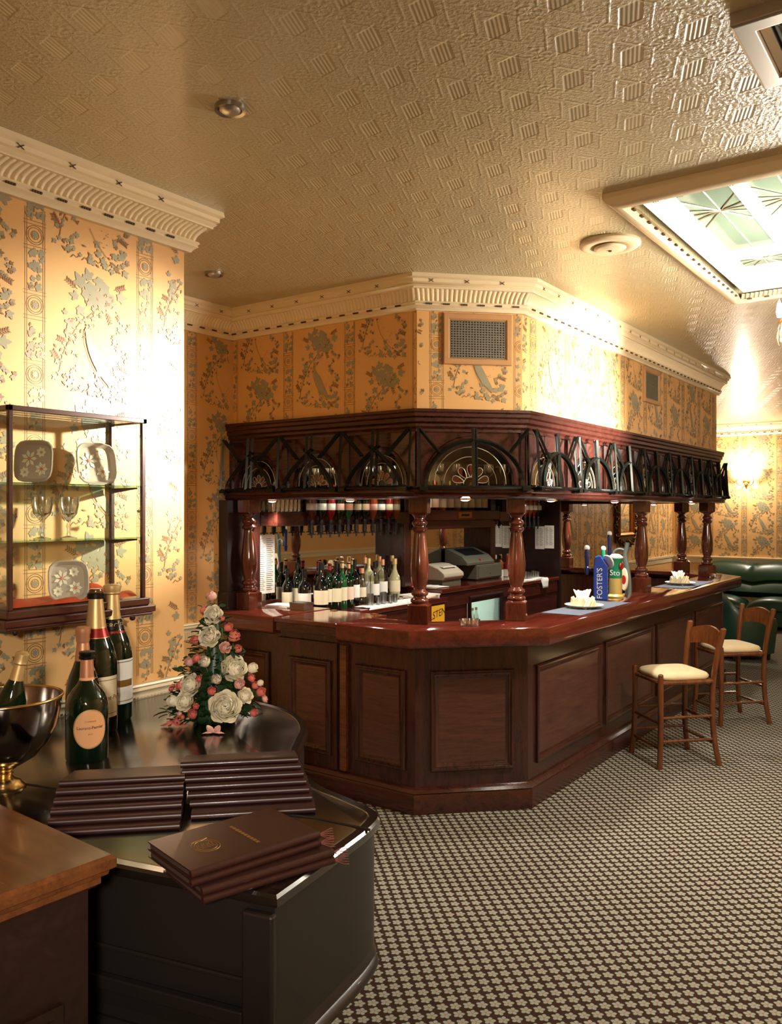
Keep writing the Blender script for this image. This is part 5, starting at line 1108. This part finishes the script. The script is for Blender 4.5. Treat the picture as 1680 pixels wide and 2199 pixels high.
def dish(label, loc, w_, h_, rot):
    t = thing('crystal_dish', label, 'dish', loc, 0, 'crystal dishes in the display case'); t.rotation_euler = rot
    b = MB(); b.rings([se_ring(w_*.82, h_*.82, -.022), se_ring(w_, h_, 0), se_ring(w_*.95, h_*.95, .003), se_ring(w_*.80, h_*.80, -.016)]); obj('tray', b, M['crystald'], t, smooth=30)
    b = MB(); rr = random.Random(int(w_*1e4))
    for (u, v, q) in ((-.3, .15, .42), (.35, -.35, .34), (.3, .45, .26), (-.5, -.5, .26)):
        for k in range(7):
            a = k*.897; P = [(w_*u+w_*q*math.cos(a)*s-w_*.09*math.sin(a)*c, h_*v+h_*q*math.sin(a)*s+h_*.09*math.cos(a)*c, -.0155+.004*s) for s, c in ((.15, 0), (.6, 1), (1, 0), (.6, -1))]; b.add(P, [(0, 1, 2, 3)])
    obj('flower_relief', b, M['rosew'], t)
    b = MB(); [b.ball((w_*u, h_*v, -.013), w_*.085, 0, 8, 5, (1, 1, .4)) for (u, v) in ((-.3, .15), (.35, -.35))]; obj('coral_centre', b, M['rosep'], t)
M['crystald'] = plain('frosted_crystal', (200, 184, 170), .22, .1, .4)
dish('upright square crystal dish turned sideways on the top glass shelf of the case', (-2.83, 1.72, 1.928), .070, .078, (R(82), 0, R(38)))
dish('large square crystal dish on the top glass shelf, catching the lamp', (-2.85, 2.0, 1.932), .085, .083, (R(80), 0, R(84)))
dish('square crystal dish with flower relief on the floor of the case', (-2.81, 1.85, 1.485), .073, .076, (R(80), 0, R(66)))
for i, (yy, lb) in enumerate(((1.745, 'left'), (1.853, 'right'))):
    b = MB(); b.lathe([(0, 0), (.030, 0), (.031, .003), (.008, .010), (.0055, .03), (.009, .045), (.006, .058), (.010, .070), (.030, .092), (.037, .125), (.038, .155), (.036, .155), (.035, .125), (.027, .095), (0, .078)], 20); o = obj('crystal_goblet', b, M['crystal'], smooth=40, loc=(-2.815, yy, 1.643)); tag(o, f'cut crystal goblet on the middle glass shelf of the case, {lb} of the pair', 'glass', 'goblets in the display case')
rr = random.Random(9); b = MB(); nx, ny = 14, 40; vs = []
for j in range(ny+1):
    for i in range(nx+1):
        u, v = i/nx, j/ny; hh = .012+.028*max(0, math.sin(math.pi*u))*(.25+max(0, math.sin(v*9.5+1.0)))*(.4+.9*max(0, math.sin(5.2*v-2.6)))+.006*math.sin(14*v+9*u)
        vs.append((X0+.015+(X1-X0-.045)*u, Y0+.012+(Y1-Y0-.03)*v, 1.404+max(.001, hh if 0 < i < nx else .003)))
b.add(vs, [(j*(nx+1)+i, j*(nx+1)+i+1, (j+1)*(nx+1)+i+1, (j+1)*(nx+1)+i) for j in range(ny) for i in range(nx)]); o = obj('silk_cloth', b, M['redcloth'], smooth=70); tag(o, 'crumpled orange red silk cloth on the floor of the display case', 'cloth')
# ================================================================= RIGHT: STOOLS, SEATING, WALL LIGHT
def make_stool(label, loc, rz):
    t = thing('bar_stool', label, 'stool', loc, rz, 'cream seated bar stools')
    w2, d2 = .185, .195; SH = .585
    legs = {}
    for sx in (-1, 1):
        b = MB(); b.tube(smooth_path([(sx*w2*1.06, -d2*1.10, 0), (sx*w2*1.0, -d2*1.02, .2), (sx*w2*.97, -d2, .45), (sx*w2*.97, -d2, SH+.045)], 4), [.019]*12+[.017], 10); b.ball((sx*w2*.97, -d2, SH+.045), .017, 0, 10, 6, (1, 1, .5)); obj('leg', b, M['stoolwood'], t, smooth=50)
        b = MB(); b.tube(smooth_path([(sx*w2*1.08, d2*1.18, 0), (sx*w2*.98, d2*1.02, .22), (sx*w2*.95, d2*1.0, .5), (sx*w2*1.02, d2*1.10, .72), (sx*w2*1.12, d2*1.32, .93)], 5), [.019]*16+[.021]*5, 10); b.ball((sx*w2*1.12, d2*1.32, .93), .021, 0, 10, 6, (1, 1, .6)); obj('leg', b, M['stoolwood'], t, smooth=50)
        for z in (.16, .32): b = MB(); b.tube([(sx*w2*1.0, -d2*1.03, z+.02), (sx*w2*.99, d2*1.04, z+.02)], .010, 8); obj('stretcher', b, M['stoolwood'], t, smooth=50)
    for y_, z in ((-d2*1.04, .13), (-d2*1.01, .30), (d2*1.05, .15), (d2*1.03, .30)): b = MB(); b.tube([(-w2, y_, z), (w2, y_, z)], .010, 8); obj('stretcher', b, M['stoolwood'], t, smooth=50)
    b = MB()
    for a, c in (((-w2, -d2), (w2, -d2)), ((w2, -d2), (w2, d2)), ((w2, d2), (-w2, d2)), ((-w2, d2), (-w2, -d2))): b.tube([(a[0]*.97, a[1]*.97, SH-.01), (c[0]*.97, c[1]*.97, SH-.01)], .017, 8)
    obj('seat_rail', b, M['stoolwood'], t, smooth=50)
    b = MB(); b.rings([se_ring(w2*k, d2*k, z, 36, 6) for k, z in ((.90, SH-.005), (.99, SH+.012), (1.0, SH+.028), (.94, SH+.045), (.75, SH+.058), (.45, SH+.066), (.1, SH+.068))]); obj('seat_pad', b, M['seat'], t, smooth=60)
    b = MB(); n = 16; ft, bk_ = [], []
    top = []; P = []
    for k in range(n+1):
        u = -1+2*k/n; x = u*w2*1.10; y = d2*1.22+.025*(1-u*u); zb = .775+.03*(1-u*u)+.0; zt = .875+.055*math.cos(u*1.35); dy = (zt-.80)*.16
        P.append([(x, y-.008, zb), (x, y+.008, zb), (x, y+dy+.010, zt), (x, y+dy-.006, zt)])
    b.rings(P); obj('back_rail', b, M['stoolwood'], t, smooth=40)
    return t
ST = make_stool('nearer wooden bar stool with a cream padded seat, by the long bar side', (-1.815, 5.94, 0), R(-43))
dup(ST, (-1.775, 7.35, 0), R(-43), 'farther wooden bar stool with a cream padded seat, towards the green tub chair')
# ---- green leather sofa
sf = thing('leather_sofa', 'dark green leather banquette sofa along the back wall', 'sofa', (0, 0, 0))
x0_, x1_ = -3.72, -.6
b = MB(); b.box(x0_, x1_, 13.0, 13.80, .06, .30); obj('base', b, M['sofa'], sf, bevel=.02)
for k in range(4):
    xa = x0_+.02+(x1_-x0_-.04)*k/4; xb = x0_+.02+(x1_-x0_-.04)*(k+1)/4
    b = MB(); n = 12; P = []
    for i in range(n+1):
        u = i/n; x = xa+(xb-xa)*u; c_ = math.sin(math.pi*u)**.35; z = .30+.17*c_; P.append([(x, 12.94, .30), (x, 12.94, z-.05), (x, 12.99, z), (x, 13.30, z+.01), (x, 13.46, z-.02), (x, 13.46, .30)])
    b.rings(P); obj('seat_cushion', b, M['sofa'], sf, smooth=60)
    b = MB(); P = []
    for i in range(n+1):
        u = i/n; x = xa+(xb-xa)*u; c_ = .9+.1*math.sin(math.pi*u)**.4; wv = .05*math.sin(math.pi*u)
        P.append([(x, 13.76, .40), (x, 13.46, .44), (x, 13.40-.04*c_, .52), (x, 13.42, .60+wv), (x, 13.47, .635+wv), (x, 13.43, .665+wv), (x, 13.45, .78), (x, 13.53, .90), (x, 13.62, .945*c_+.02), (x, 13.76, .93)])
    b.rings(P); obj('back_cushion', b, M['sofa'], sf, smooth=60)
b = MB(); b.rings([[(x0_-.13, 12.95, .06), (x0_, 12.95, .06), (x0_, 12.95, .60), (x0_-.03, 12.95, .66), (x0_-.10, 12.95, .66), (x0_-.13, 12.95, .60)], [(x0_-.13, 13.8, .06), (x0_, 13.8, .06), (x0_, 13.8, .66), (x0_-.03, 13.8, .72), (x0_-.10, 13.8, .72), (x0_-.13, 13.8, .66)]]); obj('arm', b, M['sofa'], sf, bevel=.02)
# ---- green tub chair at the far end of the bar
tc = thing('tub_chair', 'green leather tub chair beyond the far end of the bar', 'armchair', (-2.42, 10.5, 0), R(48))
b = MB(); P = []
for k in range(25):
    a = R(60+240*k/24); hb = .50+.36*max(0, math.cos(a-math.pi))**2.5; c_, s_ = math.cos(a), math.sin(a)
    P.append([(.30*c_, .30*s_, .10), (.40*c_, .40*s_, .10), (.44*c_, .44*s_, hb-.06), (.42*c_, .42*s_, hb), (.35*c_, .35*s_, hb), (.30*c_, .30*s_, hb-.08)])
b.rings(P); obj('tub_back', b, M['sofa'], tc, smooth=50)
b = MB(); b.lathe([(0, .10), (.36, .10), (.38, .2), (.38, .36), (.345, .44), (.25, .465), (0, .47)], 32); obj('seat', b, M['sofa'], tc, smooth=50)
for (x, y) in ((.22, .22), (.22, -.22), (-.22, .22), (-.22, -.22)): b = MB(); b.lathe([(0, 0), (.018, 0), (.026, .1), (0, .1)], 10, (x, y, 0)); obj('foot', b, M['darkwood'], tc, smooth=50)
for k in range(2):
    b = MB(); P = [[(-.17+.085*i, y_, .003+.012*math.sin(i*1.3+k)+.004*(i % 2)) for i in range(5)] for y_ in (-.13, 0, .13)]; b.rings(P, 0, None, False, False); o = obj('newspaper', b, M['white'], smooth=60, loc=(-2.34+.03*k, 10.47-.02*k, .485+.012*k), rot=(0, 0, .5+.5*k), solid=.004); tag(o, f'folded newspaper on the green tub chair seat, {["lower", "upper"][k]} one', 'newspaper', 'newspapers on the tub chair')
# ---- gilt framed mirror on the long left wall
gm_ = thing('gilt_mirror', 'ornate dark gilt framed mirror on the papered wall beyond the bar', 'mirror', (LX, 11.62, 1.62))
FMm = Matrix(((0, 0, 1, .004), (1, 0, 0, 0), (0, 1, 0, 0), (0, 0, 0, 1)))
b = MB(); b.frame(-.30, .30, -.24, .44, [(0, 0), (0, .05), (.02, .062), (.045, .05), (.06, .03), (.062, .02)], FMm, 0, False); obj('inner_frame', b, M['gilt'], gm_, smooth=30)
b = MB(); b.box(-.24, .24, -.18, .38, .012, .02, 0, FMm); obj('mirror_glass', b, M['mirror'], gm_)
b = MB(); rr = random.Random(2); n = 46
for k in range(n):
    t_ = k/n*2*math.pi; ex = .42*math.cos(t_); ey = .10+.50*math.sin(t_); kk = (abs(math.cos(t_))**4+abs(math.sin(t_))**4)**-.25; ex, ey = .37*kk*math.cos(t_), .10+.44*kk*math.sin(t_)
    for q in range(2):
        a = rr.uniform(0, 6.28); cx_, cy_ = ex+rr.gauss(0, .02), ey+rr.gauss(0, .02)
        b.tube([(cx_+(.012+.010*s/3)*math.cos(a+s*.75), cy_+(.012+.012*s/3)*math.sin(a+s*.75), .03+.03*rr.random()*.3+.02*math.sin(s)) for s in range(8)], [.014-.001*s for s in range(8)], 6, 0, FMm)
b.frame(-.37, .37, -.33, .53, [(0, 0), (0, .03), (.08, .045), (.085, .0)], FMm, 0, False); obj('carved_border', b, M['giltdark'], gm_, smooth=50)
# ---- wall light on the back wall
ws = thing('wall_light', 'lit glass wall light glowing on the back wall right of the bar canopy', 'wall light', (-3.1, BY, 2.2))
b = MB(); b.lathe([(0, 0), (.05, 0), (.055, .01), (.03, .02), (0, .022)], 20, (0, 0, 0), 0, Matrix.Rotation(R(90), 4, 'X')); obj('back_plate', b, M['brass'], ws, smooth=50)
for sx in (-1, 1):
    b = MB(); b.tube(smooth_path([(0, -.02, -.02), (sx*.07, -.06, -.07), (sx*.12, -.10, -.03), (sx*.12, -.10, .03)], 5), .007, 8); ar = obj('arm', b, M['brass'], ws, smooth=50)
    b = MB(); b.lathe([(.02, .03), (.05, .06), (.075, .12), (.085, .18), (.080, .18), (.07, .12), (.045, .064), (0, .04)], 20, (sx*.12, -.10, 0)); obj('glass_shade', b, M['sconce'], ws, smooth=50)
b = MB(); b.lathe([(0, -.10), (.012, -.09), (.02, -.06), (.01, -.03), (0, -.02)], 12, (0, -.02, 0)); obj('finial', b, M['brass'], ws, smooth=50)
# ---- chandelier under the skylight
ch = thing('chandelier', 'bright crystal chandelier hanging below the skylight at the right edge', 'chandelier', (-.62, 4.72, 2.55))
b = MB(); b.tube([(0, 0, .28), (0, 0, .75)], .008, 8); b.lathe([(0, .10), (.03, .11), (.05, .17), (.02, .23), (.03, .27), (0, .29)], 18); obj('stem', b, M['brass'], ch, smooth=50)
b = MB(); [b.tube([(rr_*math.cos(k*.262), rr_*math.sin(k*.262), z_) for k in range(24)], .007, 6, 0, None, True) for rr_, z_ in ((.27, .16), (.15, .06))]; obj('ring', b, M['brass'], ch, smooth=50)
for k in range(8):
    a = k*math.pi/4+.2; c_, s_ = math.cos(a), math.sin(a)
    b = MB(); b.tube(smooth_path([(.02*c_, .02*s_, .16), (.12*c_, .12*s_, .08), (.22*c_, .22*s_, .10), (.27*c_, .27*s_, .17)], 5), .006, 8); ar = obj('arm', b, M['brass'], ch, smooth=50)
    b = MB(); b.lathe([(0, .19), (.010, .19), (.016, .22), (.010, .26), (0, .285)], 12, (.27*c_, .27*s_, 0)); obj('candle_bulb', b, M['lamp'], ar, smooth=50)
def drop(b, x, y, z, s): b.rings([[(x+r_*s*math.cos(q*1.047), y+r_*s*math.sin(q*1.047), z-h_*s) for q in range(6)] for r_, h_ in ((.0005, 0), (.006, .012), (.009, .045), (.005, .062), (.0005, .068))])
for k in range(24):
    a = k*.2618; b = MB(); drop(b, .27*math.cos(a), .27*math.sin(a), .15, 1.5); obj('crystal_drop', b, M['crystal'], ch, smooth=30)
for k in range(14):
    a = k*.4488; b = MB(); drop(b, .15*math.cos(a), .15*math.sin(a), .05, 1.3); obj('crystal_drop', b, M['crystal'], ch, smooth=30)
